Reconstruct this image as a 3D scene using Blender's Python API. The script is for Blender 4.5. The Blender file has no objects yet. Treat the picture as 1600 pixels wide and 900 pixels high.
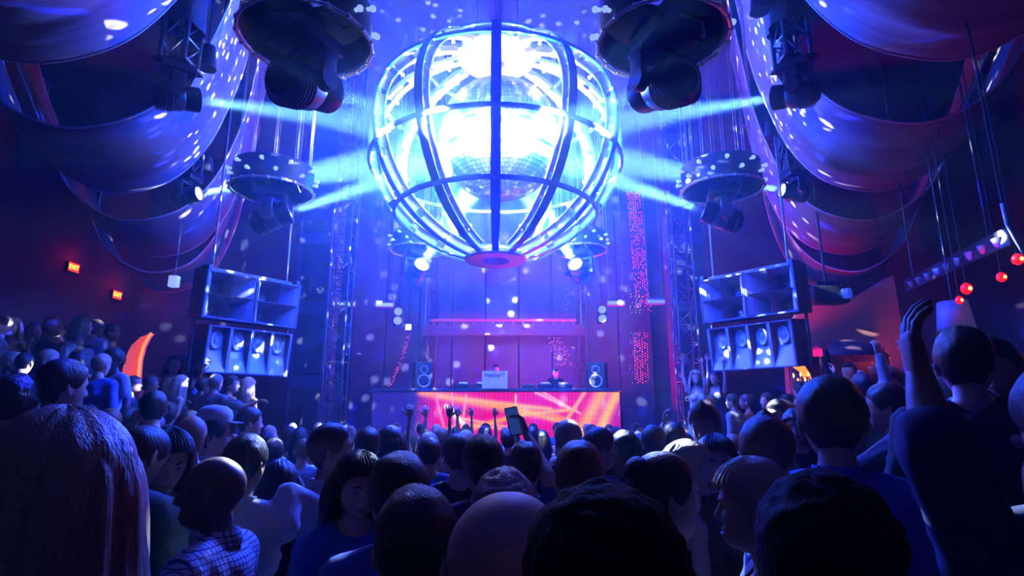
import bpy, bmesh, math, random
import numpy as np
from mathutils import Vector, Matrix, Euler, Quaternion
from mathutils import noise as mnoise

random.seed(7)
sc = bpy.context.scene
COL = sc.collection
R = math.radians
PI = math.pi

# ------------------------------------------------------------------ camera
F_PX = 889.0
PITCH = R(12.4)
CAM_Z = 1.75
cam_d = bpy.data.cameras.new('camera')
cam_d.sensor_width = 36.0
cam_d.lens = 36.0 * F_PX / 1600.0
cam_d.clip_start = 0.05
cam_d.dof.use_dof = False
cam = bpy.data.objects.new('camera', cam_d)
COL.objects.link(cam)
cam.location = (0, 0, CAM_Z)
cam.rotation_euler = (PI / 2 + PITCH, 0, 0)
sc.camera = cam

# ------------------------------------------------------------------ exposure, render quality
sc.view_settings.view_transform = 'Standard'
sc.view_settings.look = 'None'
sc.view_settings.exposure = 0.0
sc.view_settings.gamma = 1.0
sc.view_settings.use_curve_mapping = False
sc.cycles.use_denoising = True
sc.cycles.denoiser = 'OPENIMAGEDENOISE'
sc.cycles.max_bounces = 4
sc.cycles.diffuse_bounces = 2
sc.cycles.glossy_bounces = 2
sc.cycles.transmission_bounces = 2
sc.cycles.transparent_max_bounces = 4
sc.cycles.volume_bounces = 0
sc.cycles.sample_clamp_direct = 0.0
sc.cycles.sample_clamp_indirect = 3.0
sc.cycles.use_light_tree = True
sc.cycles.use_adaptive_sampling = True
sc.cycles.adaptive_threshold = 0.03

world = bpy.data.worlds.new('world')
sc.world = world
world.use_nodes = True
bgn = world.node_tree.nodes['Background']
bgn.inputs[0].default_value = (0.0, 0.002, 0.02, 1)
bgn.inputs[1].default_value = 0.2

HAZE_C, HAZE_R, HAZE_MAX, HAZE_MIN = (-0.2, 9.3, 5.8), (6.5, 8.0, 5.6), 0.045, 0.004
# thin stage haze that fills the hall and shows the light beams
_vs = world.node_tree.nodes.new('ShaderNodeVolumeScatter')
_vs.inputs['Color'].default_value = (0.20, 0.55, 1.0, 1)   # blue of the lit haze is put into the scatter colour
_vs.inputs['Density'].default_value = 0.02
_vs.inputs['Anisotropy'].default_value = 0.3
# thicker round the globe, shaped to hold the glow there, thinning towards the walls
_n, _lk = world.node_tree.nodes.new, world.node_tree.links.new
_tc = _n('ShaderNodeTexCoord')
_mp = _n('ShaderNodeMapping'); _mp.vector_type = 'TEXTURE'
_mp.inputs['Location'].default_value = HAZE_C
_mp.inputs['Scale'].default_value = HAZE_R
_ln = _n('ShaderNodeVectorMath'); _ln.operation = 'LENGTH'
_mr = _n('ShaderNodeMapRange'); _mr.interpolation_type = 'SMOOTHSTEP'
_mr.inputs['From Min'].default_value = 0.0; _mr.inputs['From Max'].default_value = 1.0
_mr.inputs['To Min'].default_value = HAZE_MAX; _mr.inputs['To Max'].default_value = HAZE_MIN
_lk(_tc.outputs['Object'], _mp.inputs[0]); _lk(_mp.outputs[0], _ln.inputs[0]); _lk(_ln.outputs['Value'], _mr.inputs[0])
_lk(_mr.outputs[0], _vs.inputs['Density'])
world.cycles.volume_step_size = 1.6
sc.cycles.volume_max_steps = 32
world.node_tree.links.new(_vs.outputs[0], world.node_tree.nodes['World Output'].inputs['Volume'])

GLOBE = Vector((-0.25, 8.3, 5.97))     # centre of the globe chandelier


def srgb(r, g, b):
    def f(c):
        c /= 255.0
        return c / 12.92 if c <= 0.04045 else ((c + 0.055) / 1.055) ** 2.4
    return (f(r), f(g), f(b))


# ------------------------------------------------------------------ lights
def light(name, kind, loc, energy, color, size=0.05, aim=None, spot=None, blend=0.3, nodes=None, **kw):
    d = bpy.data.lights.new(name, kind)
    d.energy = energy
    d.color = color
    if kind == 'AREA':
        d.shape = kw.get('shape', 'RECTANGLE')
        d.size = size
        d.size_y = kw.get('size_y', size)
    elif kind in ('POINT', 'SPOT'):
        d.shadow_soft_size = size
    if kind == 'SPOT':
        d.spot_size = spot
        d.spot_blend = blend
    o = bpy.data.objects.new(name, d)
    o['kind'] = 'helper'
    COL.objects.link(o)
    o.location = loc
    if aim is not None:
        o.rotation_euler = (Vector(aim) - Vector(loc)).to_track_quat('-Z', 'Y').to_euler()
    if nodes:
        d.use_nodes = True
        nodes(d.node_tree, d)
    return o


BLUE = (0.001, 0.03, 1.0)
DEEP = (0.006, 0.02, 1.0)
ICE = (0.75, 0.88, 1.0)


def dot_pattern(scale, size, seed, glow=0.0):
    """light thrown back by a mirror ball: separate round dots, one per facet"""
    def f(nt, d):
        nt.nodes.clear()
        out = nt.nodes.new('ShaderNodeOutputLight')
        em = nt.nodes.new('ShaderNodeEmission')
        tc = nt.nodes.new('ShaderNodeTexCoord')
        mp = nt.nodes.new('ShaderNodeMapping')
        mp.inputs['Rotation'].default_value = (seed, seed * 1.7, seed * 0.6)
        vo = nt.nodes.new('ShaderNodeTexVoronoi')
        vo.inputs['Scale'].default_value = scale
        vo.inputs['Randomness'].default_value = 0.9
        cr = nt.nodes.new('ShaderNodeMapRange')
        cr.inputs['From Min'].default_value = size
        cr.inputs['From Max'].default_value = size * 0.6
        cr.inputs['To Min'].default_value = glow
        cr.inputs['To Max'].default_value = 1.0
        L = nt.links.new
        L(tc.outputs['Normal'], mp.inputs[0])
        L(mp.outputs[0], vo.inputs['Vector'])
        L(vo.outputs['Distance'], cr.inputs['Value'])
        L(cr.outputs[0], em.inputs['Strength'])
        hs = nt.nodes.new('ShaderNodeMix')
        hs.data_type = 'RGBA'
        sp = nt.nodes.new('ShaderNodeSeparateColor')
        L(vo.outputs['Color'], sp.inputs[0])
        gt = nt.nodes.new('ShaderNodeMath'); gt.operation = 'GREATER_THAN'; gt.inputs[1].default_value = 0.5
        L(sp.outputs[0], gt.inputs[0])
        L(gt.outputs[0], hs.inputs[0])
        hs.inputs[6].default_value = (0.60, 0.78, 1.0, 1)
        hs.inputs[7].default_value = (0.01, 0.02, 1.0, 1)
        L(hs.outputs[2], em.inputs['Color'])
        L(em.outputs[0], out.inputs[0])
    return f
# lamps added round the mirror ball for its dots, blue lamps of the lit globe, house washes
for k, a in enumerate((30, 150, 270)):
    q = GLOBE + Vector((math.cos(R(a)) * 1.06, math.sin(R(a)) * 1.06, -0.3))
    light('mirror_ball_dot_lamp', 'POINT', q, 17000, (1, 1, 1), 0.0, nodes=dot_pattern(20.0, 0.30, 0.7 + k))
for k, a in enumerate((45, 135, 225, 315)):
    q = GLOBE + Vector((math.cos(R(a)) * 1.3, math.sin(R(a)) * 1.3, -0.3))
    light('globe_glow', 'POINT', q, 2800, (0.001, 0.045, 1.0), 0.08)
for dx, dy, dz, e, c in ((0, -1.35, -0.5, 420, (0.35, 0.5, 1.0)), (0, 1.45, -0.2, 220, (0.6, 0.7, 1.0)), (0.9, -0.5, 0.95, 70, (0.9, 0.7, 1.0)), (-0.9, -0.5, 0.95, 70, (0.9, 0.75, 1.0)), (-1.5, 0.2, -0.3, 80, (0.7, 0.8, 1.0)), (1.5, 0.2, -0.3, 80, (0.7, 0.8, 1.0))):
    light('globe_white_fill', 'POINT', GLOBE + Vector((dx, dy, dz)), e, c, 0.06)  # added white fill that brightens the ribs and the crowd
light('stage_blue_wash', 'AREA', (0, 12.5, 8.7), 450, BLUE, 6.0, aim=(0, 10, 0), size_y=1.5)
light('room_blue_wash', 'AREA', (0, 3.0, 9.3), 60, DEEP, 6.0, aim=(0, 5, 0), size_y=4)
light('booth_magenta_fill', 'AREA', (0.9, 14.3, 1.7), 1100, (1.0, 0.0, 0.14), 4.0, aim=(0.8, 13.6, 6.0), size_y=0.5)  # added fill, strengthens the screen's magenta in the haze above the booth
light('foot_magenta_fill', 'SPOT', (2.6, 12.4, 2.5), 1500, (1.0, 0.01, 0.30), 0.1, aim=GLOBE + Vector((0.3, 0, -1.95)), spot=R(15), blend=0.8)  # added, stands in for screen light on the globe foot
# ------------------------------------------------------------------ materials
MATS = {}


def mat(name, color=(0.5, 0.5, 0.5), rough=0.6, metal=0.0, emit=None, es=1.0, bump=0.0, bscale=30.0, var=0.0, vscale=8.0, spec=0.5, coat=0.0, sheen=0.0):
    if name in MATS:
        return MATS[name]
    m = bpy.data.materials.new(name)
    m.use_nodes = True
    nt = m.node_tree
    b = nt.nodes['Principled BSDF']
    b.inputs['Base Color'].default_value = (*color, 1)
    b.inputs['Roughness'].default_value = rough
    b.inputs['Metallic'].default_value = metal
    b.inputs['Specular IOR Level'].default_value = spec
    b.inputs['Coat Weight'].default_value = coat
    b.inputs['Sheen Weight'].default_value = sheen
    L = nt.links.new
    if var or bump:
        tc = nt.nodes.new('ShaderNodeTexCoord')
    if var:
        n = nt.nodes.new('ShaderNodeTexNoise')
        n.inputs['Scale'].default_value = vscale
        n.inputs['Detail'].default_value = 3
        L(tc.outputs['Object'], n.inputs['Vector'])
        mx = nt.nodes.new('ShaderNodeMix'); mx.data_type = 'RGBA'
        mx.inputs[6].default_value = (*[c * (1 - var) for c in color], 1)
        mx.inputs[7].default_value = (*[min(1, c * (1 + var)) for c in color], 1)
        L(n.outputs[0], mx.inputs[0])
        L(mx.outputs[2], b.inputs['Base Color'])
    if bump:
        n2 = nt.nodes.new('ShaderNodeTexNoise')
        n2.inputs['Scale'].default_value = bscale
        L(tc.outputs['Object'], n2.inputs['Vector'])
        bp = nt.nodes.new('ShaderNodeBump')
        bp.inputs['Strength'].default_value = bump
        bp.inputs['Distance'].default_value = 0.02
        L(n2.outputs[0], bp.inputs['Height'])
        L(bp.outputs[0], b.inputs['Normal'])
    if emit:
        b.inputs['Emission Color'].default_value = (*emit, 1)
        b.inputs['Emission Strength'].default_value = es
    MATS[name] = m
    return m


# ------------------------------------------------------------------ mesh builder
class MB:
    def __init__(self):
        self.v, self.f, self.mi = [], [], []
        self.cur = 0

    def add(self, vs, fs, M=None):
        o = len(self.v)
        for p in vs:
            p = Vector(p)
            self.v.append(tuple(M @ p) if M is not None else tuple(p))
        for q in fs:
            self.f.append(tuple(o + i for i in q))
            self.mi.append(self.cur)
        return self

    def box(self, c, s, M=None, bevel=0.0):
        x, y, z = s[0] / 2, s[1] / 2, s[2] / 2
        T = Matrix.Translation(Vector(c))
        if M is not None:
            T = M @ T
        if bevel <= 0:
            vs = [(-x, -y, -z), (x, -y, -z), (x, y, -z), (-x, y, -z), (-x, -y, z), (x, -y, z), (x, y, z), (-x, y, z)]
            fs = [(0, 3, 2, 1), (4, 5, 6, 7), (0, 1, 5, 4), (1, 2, 6, 5), (2, 3, 7, 6), (3, 0, 4, 7)]
            return self.add(vs, fs, T)
        bm = bmesh.new()
        bmesh.ops.create_cube(bm, size=1.0)
        for v in bm.verts:
            v.co = Vector((v.co.x * s[0], v.co.y * s[1], v.co.z * s[2]))
        bmesh.ops.bevel(bm, geom=list(bm.edges), offset=bevel, segments=2, affect='EDGES', profile=0.5)
        return self.bm(bm, T)

    def bm(self, bm, M=None):
        bm.verts.index_update()
        self.add([v.co.copy() for v in bm.verts], [[v.index for v in f.verts] for f in bm.faces], M)
        bm.free()
        return self

    def cone(self, a, b, r0, r1, n=12, caps=True):
        a, b = Vector(a), Vector(b)
        d = (b - a).normalized()
        q = d.to_track_quat('Z', 'Y')
        vs = []
        for c, r in ((a, r0), (b, r1)):
            for i in range(n):
                t = 2 * PI * i / n
                vs.append(c + q @ Vector((math.cos(t) * r, math.sin(t) * r, 0)))
        fs = [(i, (i + 1) % n, n + (i + 1) % n, n + i) for i in range(n)]
        if caps:
            fs += [tuple(reversed(range(n))), tuple(range(n, 2 * n))]
        return self.add(vs, fs)

    def cyl(self, a, b, r, n=12, caps=True):
        return self.cone(a, b, r, r, n, caps)

    def lathe(self, prof, n=24, M=None, close=False, arc=2 * PI):
        """prof: list of (r, z)"""
        vs, fs = [], []
        full = arc >= 2 * PI - 1e-6
        m = n if full else n + 1
        for (r, z) in prof:
            for i in range(m):
                t = arc * i / n
                vs.append((math.cos(t) * r, math.sin(t) * r, z))
        K = len(prof)
        for k in range(K if close else K - 1):
            k2 = (k + 1) % K
            for i in range(n):
                j = (i + 1) % m
                fs.append((k * m + i, k * m + j, k2 * m + j, k2 * m + i))
        return self.add(vs, fs, M)

    def sphere(self, c, r, n=12, m=8, s=(1, 1, 1)):
        vs, fs = [(0, 0, -1)], []
        for k in range(1, m):
            t = PI * k / m - PI / 2
            for i in range(n):
                a = 2 * PI * i / n
                vs.append((math.cos(a) * math.cos(t), math.sin(a) * math.cos(t), math.sin(t)))
        vs.append((0, 0, 1))
        for i in range(n):
            fs.append((0, 1 + (i + 1) % n, 1 + i))
        for k in range(m - 2):
            for i in range(n):
                j = (i + 1) % n
                fs.append((1 + k * n + i, 1 + k * n + j, 1 + (k + 1) * n + j, 1 + (k + 1) * n + i))
        l = 1 + (m - 1) * n
        for i in range(n):
            fs.append((l - n + i, l - n + (i + 1) % n, l))
        return self.add([Vector((v[0] * r * s[0], v[1] * r * s[1], v[2] * r * s[2])) + Vector(c) for v in vs], fs)

    def tube(self, pts, r, n=8, closed=False, caps=True):
        pts = [Vector(p) for p in pts]
        K = len(pts)
        rs = r if isinstance(r, (list, tuple)) else [r] * K
        vs, fs = [], []
        up = None
        for k in range(K):
            a = pts[(k - 1) % K] if (closed or k > 0) else pts[0]
            b = pts[(k + 1) % K] if (closed or k < K - 1) else pts[-1]
            d = (b - a).normalized()
            if up is None:
                up = d.orthogonal().normalized()
            up = (up - d * up.dot(d)).normalized()
            w = d.cross(up)
            for i in range(n):
                t = 2 * PI * i / n
                vs.append(pts[k] + (up * math.cos(t) + w * math.sin(t)) * rs[k])
        for k in range(K if closed else K - 1):
            k2 = (k + 1) % K
            for i in range(n):
                j = (i + 1) % n
                fs.append((k * n + i, k * n + j, k2 * n + j, k2 * n + i))
        if caps and not closed:
            fs += [tuple(reversed(range(n))), tuple(range((K - 1) * n, K * n))]
        return self.add(vs, fs)

    def strip(self, pts, offs, closed=False):
        """sweep a cross-section: offs(k) -> list of vectors around pts[k]"""
        vs, fs = [], []
        K = len(pts)
        m = None
        for k in range(K):
            o = offs(k)
            m = len(o)
            for w in o:
                vs.append(Vector(pts[k]) + Vector(w))
        for k in range(K if closed else K - 1):
            k2 = (k + 1) % K
            for i in range(m):
                j = (i + 1) % m
                fs.append((k * m + i, k * m + j, k2 * m + j, k2 * m + i))
        if not closed:
            fs += [tuple(reversed(range(m))), tuple(range((K - 1) * m, K * m))]
        return self.add(vs, fs)

    def build(self, name, mats=None, parent=None, smooth=False, loc=None):
        me = bpy.data.meshes.new(name)
        me.from_pydata([tuple(v) for v in self.v], [], self.f)
        ms = mats if isinstance(mats, (list, tuple)) else [mats]
        for m in ms:
            if m:
                me.materials.append(m)
        if len(ms) > 1:
            me.polygons.foreach_set('material_index', self.mi)
        bm = bmesh.new(); bm.from_mesh(me)
        bmesh.ops.recalc_face_normals(bm, faces=bm.faces)
        bm.to_mesh(me); bm.free()
        if smooth is True:
            me.polygons.foreach_set('use_smooth', [True] * len(me.polygons))
        elif smooth:
            me.polygons.foreach_set('use_smooth', [True] * len(me.polygons))
            me.set_sharp_from_angle(angle=R(smooth))
        o = bpy.data.objects.new(name, me)
        COL.objects.link(o)
        if parent is not None:
            o.parent = parent
        if loc is not None:
            o.location = loc
        return o


def tag(o, label=None, cat=None, group=None, kind=None):
    if label: o['label'] = label
    if cat: o['category'] = cat
    if group: o['group'] = group
    if kind: o['kind'] = kind
    return o


def thing(name, label, cat, loc=(0, 0, 0), rotz=0.0, group=None, rot=None):
    o = bpy.data.objects.new(name, None)
    o.empty_display_size = 0.1
    COL.objects.link(o)
    o.location = loc
    o.rotation_euler = rot if rot is not None else (0, 0, rotz)
    return tag(o, label, cat, group)


def copy_tree(o, parent=None):
    c = o.copy()
    COL.objects.link(c)
    if parent is not None:
        c.parent = parent
    for ch in list(o.children):
        copy_tree(ch, c)
    return c


def pix(px, py, Y):
    """the point of the place that the photograph shows at (px, py) at distance Y down the room"""
    cp, sp = math.cos(PITCH), math.sin(PITCH)
    a, b = (px - 800) / F_PX, (450 - py) / F_PX
    d = (a, cp - b * sp, sp + b * cp)
    k = Y / d[1]
    return Vector((a * k, Y, CAM_Z + d[2] * k))


BLACK = mat('black_metal', (0.012, 0.012, 0.016), 0.38, 0.0, spec=0.6, bump=0.1)
MATT = mat('matt_black', (0.015, 0.015, 0.02), 0.85, var=0.2)
STEEL = mat('steel', (0.55, 0.56, 0.6), 0.28, 1.0)
GREY = mat('grey_paint', (0.22, 0.22, 0.25), 0.45, var=0.15)


def grid_faces(nu, nv, keep=None):
    fs = []
    for k in range(nv - 1):
        for i in range(nu):
            j = (i + 1) % nu
            q = (k * nu + i, k * nu + j, (k + 1) * nu + j, (k + 1) * nu + i)
            if keep is None or all(keep[a] for a in q):
                fs.append(q)
    return fs


# ------------------------------------------------------------------ room shell
XW, Y0, Y1, ZC = 11.8, -2.5, 17.5, 10.0
WALL = mat('dark_plaster', (0.04, 0.022, 0.035), 0.8, bump=0.3, bscale=6, var=0.35, vscale=1.5)
CEIL = mat('black_ceiling', (0.02, 0.02, 0.03), 0.9, var=0.3)
FLOOR = mat('dance_floor', (0.03, 0.03, 0.04), 0.3, var=0.4, vscale=2.0)


def struct(name, c, s, m, bevel=0):
    o = MB().box((0, 0, 0), s, bevel=bevel).build(name, m, loc=c)
    o['kind'] = 'structure'
    return o


struct('floor', (0, (Y0 + Y1) / 2, -0.1), (2 * XW + 0.4, Y1 - Y0 + 0.4, 0.2), FLOOR)
struct('ceiling', (0, (Y0 + Y1) / 2, ZC + 0.1), (2 * XW + 0.4, Y1 - Y0 + 0.4, 0.2), CEIL)
struct('wall_left', (-XW - 0.1, (Y0 + Y1) / 2, ZC / 2), (0.2, Y1 - Y0, ZC), WALL)
struct('wall_right', (XW + 0.1, (Y0 + Y1) / 2, ZC / 2), (0.2, Y1 - Y0, ZC), WALL)
struct('wall_back', (0, Y1 + 0.1, ZC / 2), (2 * XW, 0.2, ZC), mat('back_wall_paint', (0.05, 0.05, 0.09), 0.6, var=0.3, vscale=1.0))
struct('wall_front', (0, Y0 - 0.1, ZC / 2), (2 * XW, 0.2, ZC), WALL)

# ------------------------------------------------------------------ globe chandelier
RG, RB, RT = 2.0, 2.0, 1.55      # radius, lower and upper half height
RIBW = mat('rib_outer_paint', (0.16, 0.22, 0.50), 0.5, var=0.15)
RIBL = mat('rib_inner_white', (0.80, 0.80, 0.84), 0.45, var=0.08)
HUBM = mat('hub_lit_magenta', (0.55, 0.30, 0.50), 0.5)  # magenta light on the foot is put into this base colour
globe = thing('globe_chandelier', 'huge openwork metal globe cage of curved ribs around the mirror ball', 'chandelier', GLOBE)


def gpt(t, r=1.0):
    """profile of the globe: t from -90 (foot) to 90 (top)"""
    zr = RT if t > 0 else RB
    return (RG * r * math.cos(R(t)), zr * r * math.sin(R(t)))


T0, T1 = -77.5, 72
bulb_spots = []
for k in range(12):
    a = R(-90 + 30 * k + 1.5)
    er = Vector((math.cos(a), math.sin(a), 0)); et = Vector((-math.sin(a), math.cos(a), 0))
    ts = [T0 + (T1 - T0) * i / 40 for i in range(41)]

    def ribstrip(r, w, d):
        P = []
        N = []
        for t in ts:
            rr, z = gpt(t, r)
            P.append(er * rr + Vector((0, 0, z)))
            N.append((er * math.cos(R(t)) + Vector((0, 0, math.sin(R(t))))).normalized())
        taper = [min(1.0, 0.55 + 0.45 * math.cos(R(t)) * 1.6) for t in ts]
        return MB().strip(P, lambda i: [et * w * taper[i] / 2, et * w * taper[i] / 2 - N[i] * d, -et * w * taper[i] / 2 - N[i] * d, -et * w * taper[i] / 2])
    rb = ribstrip(1.0, 0.13, 0.02).build('rib', RIBW, globe)
    inner = ribstrip(0.925, 0.12, 0.02)
    # web plate standing edge-on between the two flanges, in open-ended lengths
    for s in range(10):
        i0, i1 = s * 4, s * 4 + 3
        P = []
        for i in range(i0, i1 + 1):
            r1, z1 = gpt(ts[i], 0.985); r2, z2 = gpt(ts[i], 0.925)
            P.append((er * r1 + Vector((0, 0, z1)), er * r2 + Vector((0, 0, z2))))
        vs, fs = [], []
        for (p, q) in P:
            vs += [p + et * 0.012, q + et * 0.012, q - et * 0.012, p - et * 0.012]
        for i in range(len(P) - 1):
            for j in range(4):
                fs.append((4 * i + j, 4 * i + (j + 1) % 4, 4 * i + 4 + (j + 1) % 4, 4 * i + 4 + j))
        fs += [(3, 2, 1, 0), tuple(range(4 * len(P) - 4, 4 * len(P)))]
        inner.add(vs, fs)
    inner.build('rib_lining', RIBL, rb)
    if True:
        for i in range(3, 39, 5):
            bl = MB()
            rr, z = gpt(ts[i], 0.925)
            p = er * rr + Vector((0, 0, z)); nrm = (er * math.cos(R(ts[i])) + Vector((0, 0, math.sin(R(ts[i])))))
            bl.cyl(p, p - nrm * 0.05, 0.013, 6)
            bl.sphere(p - nrm * 0.07, 0.026, 8, 6)
            bl.build('lamp', mat('rib_lamp', (0.9, 0.9, 1.0), 0.3, emit=(0.75, 0.8, 1.0), es=7.0), rb)
for a, w in ((-1.28, 0.06), (-0.5, 0.055), (0.62, 0.05), (1.28, 0.05)):
    zr = RT if a > 0 else RB
    r = RG * math.sqrt(1 - (a / zr) ** 2) * 1.005
    n = 72
    pts = [Vector((math.cos(2 * PI * i / n) * r, math.sin(2 * PI * i / n) * r, a)) for i in range(n)]

    def ro(i, w=w):
        e = Vector((math.cos(2 * PI * i / n), math.sin(2 * PI * i / n), 0))
        return [e * 0.012 + Vector((0, 0, w / 2)), -e * 0.03 + Vector((0, 0, w / 2)), -e * 0.03 - Vector((0, 0, w / 2)), e * 0.012 - Vector((0, 0, w / 2))]
    MB().strip(pts, ro, closed=True).build('ring', RIBW, globe)
zf = gpt(T0)[1]
MB().lathe([(0.21, zf - 0.03), (0.21, zf + 0.16), (0.235, zf + 0.16), (0.45, zf + 0.06), (0.47, zf), (0.45, zf - 0.03)], 40, close=True).build('foot_ring', HUBM, globe, smooth=35)
MB().lathe([(0, zf + 0.15), (0.2, zf + 0.15), (0.2, zf + 0.13), (0, zf + 0.13)], 24).build('foot_plate', RIBW, globe)
zt = gpt(T1)[1]
MB().lathe([(0.12, zt - 0.12), (0.12, zt + 0.1), (0.36, zt + 0.1), (0.66, zt + 0.02), (0.64, zt - 0.03), (0.34, zt - 0.06)], 40, close=True).build('top_hub', RIBL, globe, smooth=35)
for k in range(3):
    a = R(30 + 120 * k)
    MB().cyl((math.cos(a) * 0.4, math.sin(a) * 0.4, zt + 0.08), (math.cos(a) * 0.4, math.sin(a) * 0.4, ZC - GLOBE.z), 0.012, 6).build('hoist_cable', STEEL, globe)

# mirror ball: flat square mirror tiles in rows
RM = 0.97
ball_c = GLOBE + Vector((0.06, 0, 0))
ball = thing('mirror_ball', 'large faceted mirror ball glowing white inside the globe cage', 'mirror ball', ball_c)
MB().sphere((0, 0, 0), RM - 0.012, 48, 24).build('core', mat('ball_grout', (0.05, 0.06, 0.12), 0.6), ball, smooth=True)
tm = MB()
nr = 44
rng = random.Random(3)
for k in range(nr):
    t = -PI / 2 + PI * (k + 0.5) / nr
    n = max(4, int(2 * nr * math.cos(t)))
    h = PI * RM / nr * 0.90 / 2
    for i in range(n):
        a = 2 * PI * (i + 0.5 * (k % 2)) / n
        N = Vector((math.cos(a) * math.cos(t), math.sin(a) * math.cos(t), math.sin(t)))
        U = Vector((-math.sin(a), math.cos(a), 0)); W = N.cross(U)
        w = 2 * PI * RM * math.cos(t) / n * 0.90 / 2
        c = N * RM
        jn = (N + U * rng.uniform(-.03, .03) + W * rng.uniform(-.03, .03)).normalized()
        U2 = (U - jn * U.dot(jn)).normalized(); W2 = jn.cross(U2)
        q = [c + U2 * w + W2 * h, c - U2 * w + W2 * h, c - U2 * w - W2 * h, c + U2 * w - W2 * h]
        b = [p - N * 0.012 for p in q]
        tm.add(q + b, [(0, 1, 2, 3), (0, 4, 5, 1), (1, 5, 6, 2), (2, 6, 7, 3), (3, 7, 4, 0)])
mirror = mat('mirror_tile', (0.92, 0.95, 1.0), 0.22, 0.85)
tm.build('mirror_tiles', mirror, ball)
MB().cyl((0, 0, RM - 0.02), (0, 0, ZC - ball_c.z), 0.02, 8).build('hanging_rod', STEEL, ball)
# ------------------------------------------------------------------ hanging drums with moving heads
DRUM = mat('drum_black', (0.012, 0.02, 0.05), 0.45, 0.0, var=0.2)
RIM = mat('rim_tube', (0.6, 0.62, 0.7), 0.3, 0.8)
LENS = mat('lamp_lens_lit', (1, 1, 1), 0.2, emit=(0.75, 0.87, 1.0), es=14.0)
BULB = mat('frosted_bulb', (0.85, 0.88, 1.0), 0.25, emit=(0.35, 0.55, 1.0), es=0.8)
DR, DH = 0.55, 0.34


def make_drum(c, nb=20, top=ZC):
    t = thing('lighting_drum', 'x', 'light fitting', c)
    prof = [(DR, 0), (DR + 0.005, 0.02), (DR, DH), (DR - 0.1, DH + 0.05), (0.12, DH + 0.09), (0.12, DH + 0.06), (DR - 0.13, DH + 0.02), (DR - 0.03, DH - 0.04), (DR - 0.03, 0)]
    sh = MB().lathe(prof, 40, close=True).build('shell', DRUM, t, smooth=35)
    # polygonal tube rim with knuckles
    n = 20
    pts = [Vector((math.cos(2 * PI * i / n) * (DR + 0.02), math.sin(2 * PI * i / n) * (DR + 0.02), -0.02)) for i in range(n)]
    rm = MB()
    for i in range(n):
        rm.cyl(pts[i], pts[(i + 1) % n], 0.017, 8)
        rm.sphere(pts[i], 0.026, 8, 6)
    rm.build('rim_tube', RIM, t, smooth=40)
    for i in range(nb):
        a = 2 * PI * (i + 0.5) / nb
        e = Vector((math.cos(a), math.sin(a), 0))
        z = 0.24 if i % 2 else 0.1
        b = MB().cyl(e * (DR - 0.01) + Vector((0, 0, z)), e * (DR + 0.035) + Vector((0, 0, z)), 0.018, 8).sphere(e * (DR + 0.055) + Vector((0, 0, z)), 0.03, 10, 7)
        b.build('bulb', BULB, t, smooth=True)
    for i in range(10):
        a = 2 * PI * (i + 0.25) / 10
        for d in (-0.035, 0.035):
            p = Vector((math.cos(a + d) * (DR - 0.04), math.sin(a + d) * (DR - 0.04), DH))
            MB().cyl(p, (p.x, p.y, top - c[2]), 0.005, 5).build('hoist_cable', STEEL, t)
    # inside: cross beam and clutter
    MB().box((0, 0, DH - 0.06), (2 * DR - 0.1, 0.08, 0.05)).box((0, 0, DH - 0.06), (0.08, 2 * DR - 0.1, 0.05)).build('cross_beam', BLACK, t)
    MB().tube([(0.15, -0.1, 0.2), (0.28, -0.2, 0.1), (0.36, -0.12, 0.02), (0.42, 0.0, 0.14), (0.5, 0.1, 0.2)], 0.012, 6).build('power_cable', STEEL, t)
    MB().cyl((0, 0, DH - 0.02), (0, 0, -0.02), 0.05, 10).build('stem', BLACK, t)
    return t


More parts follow.
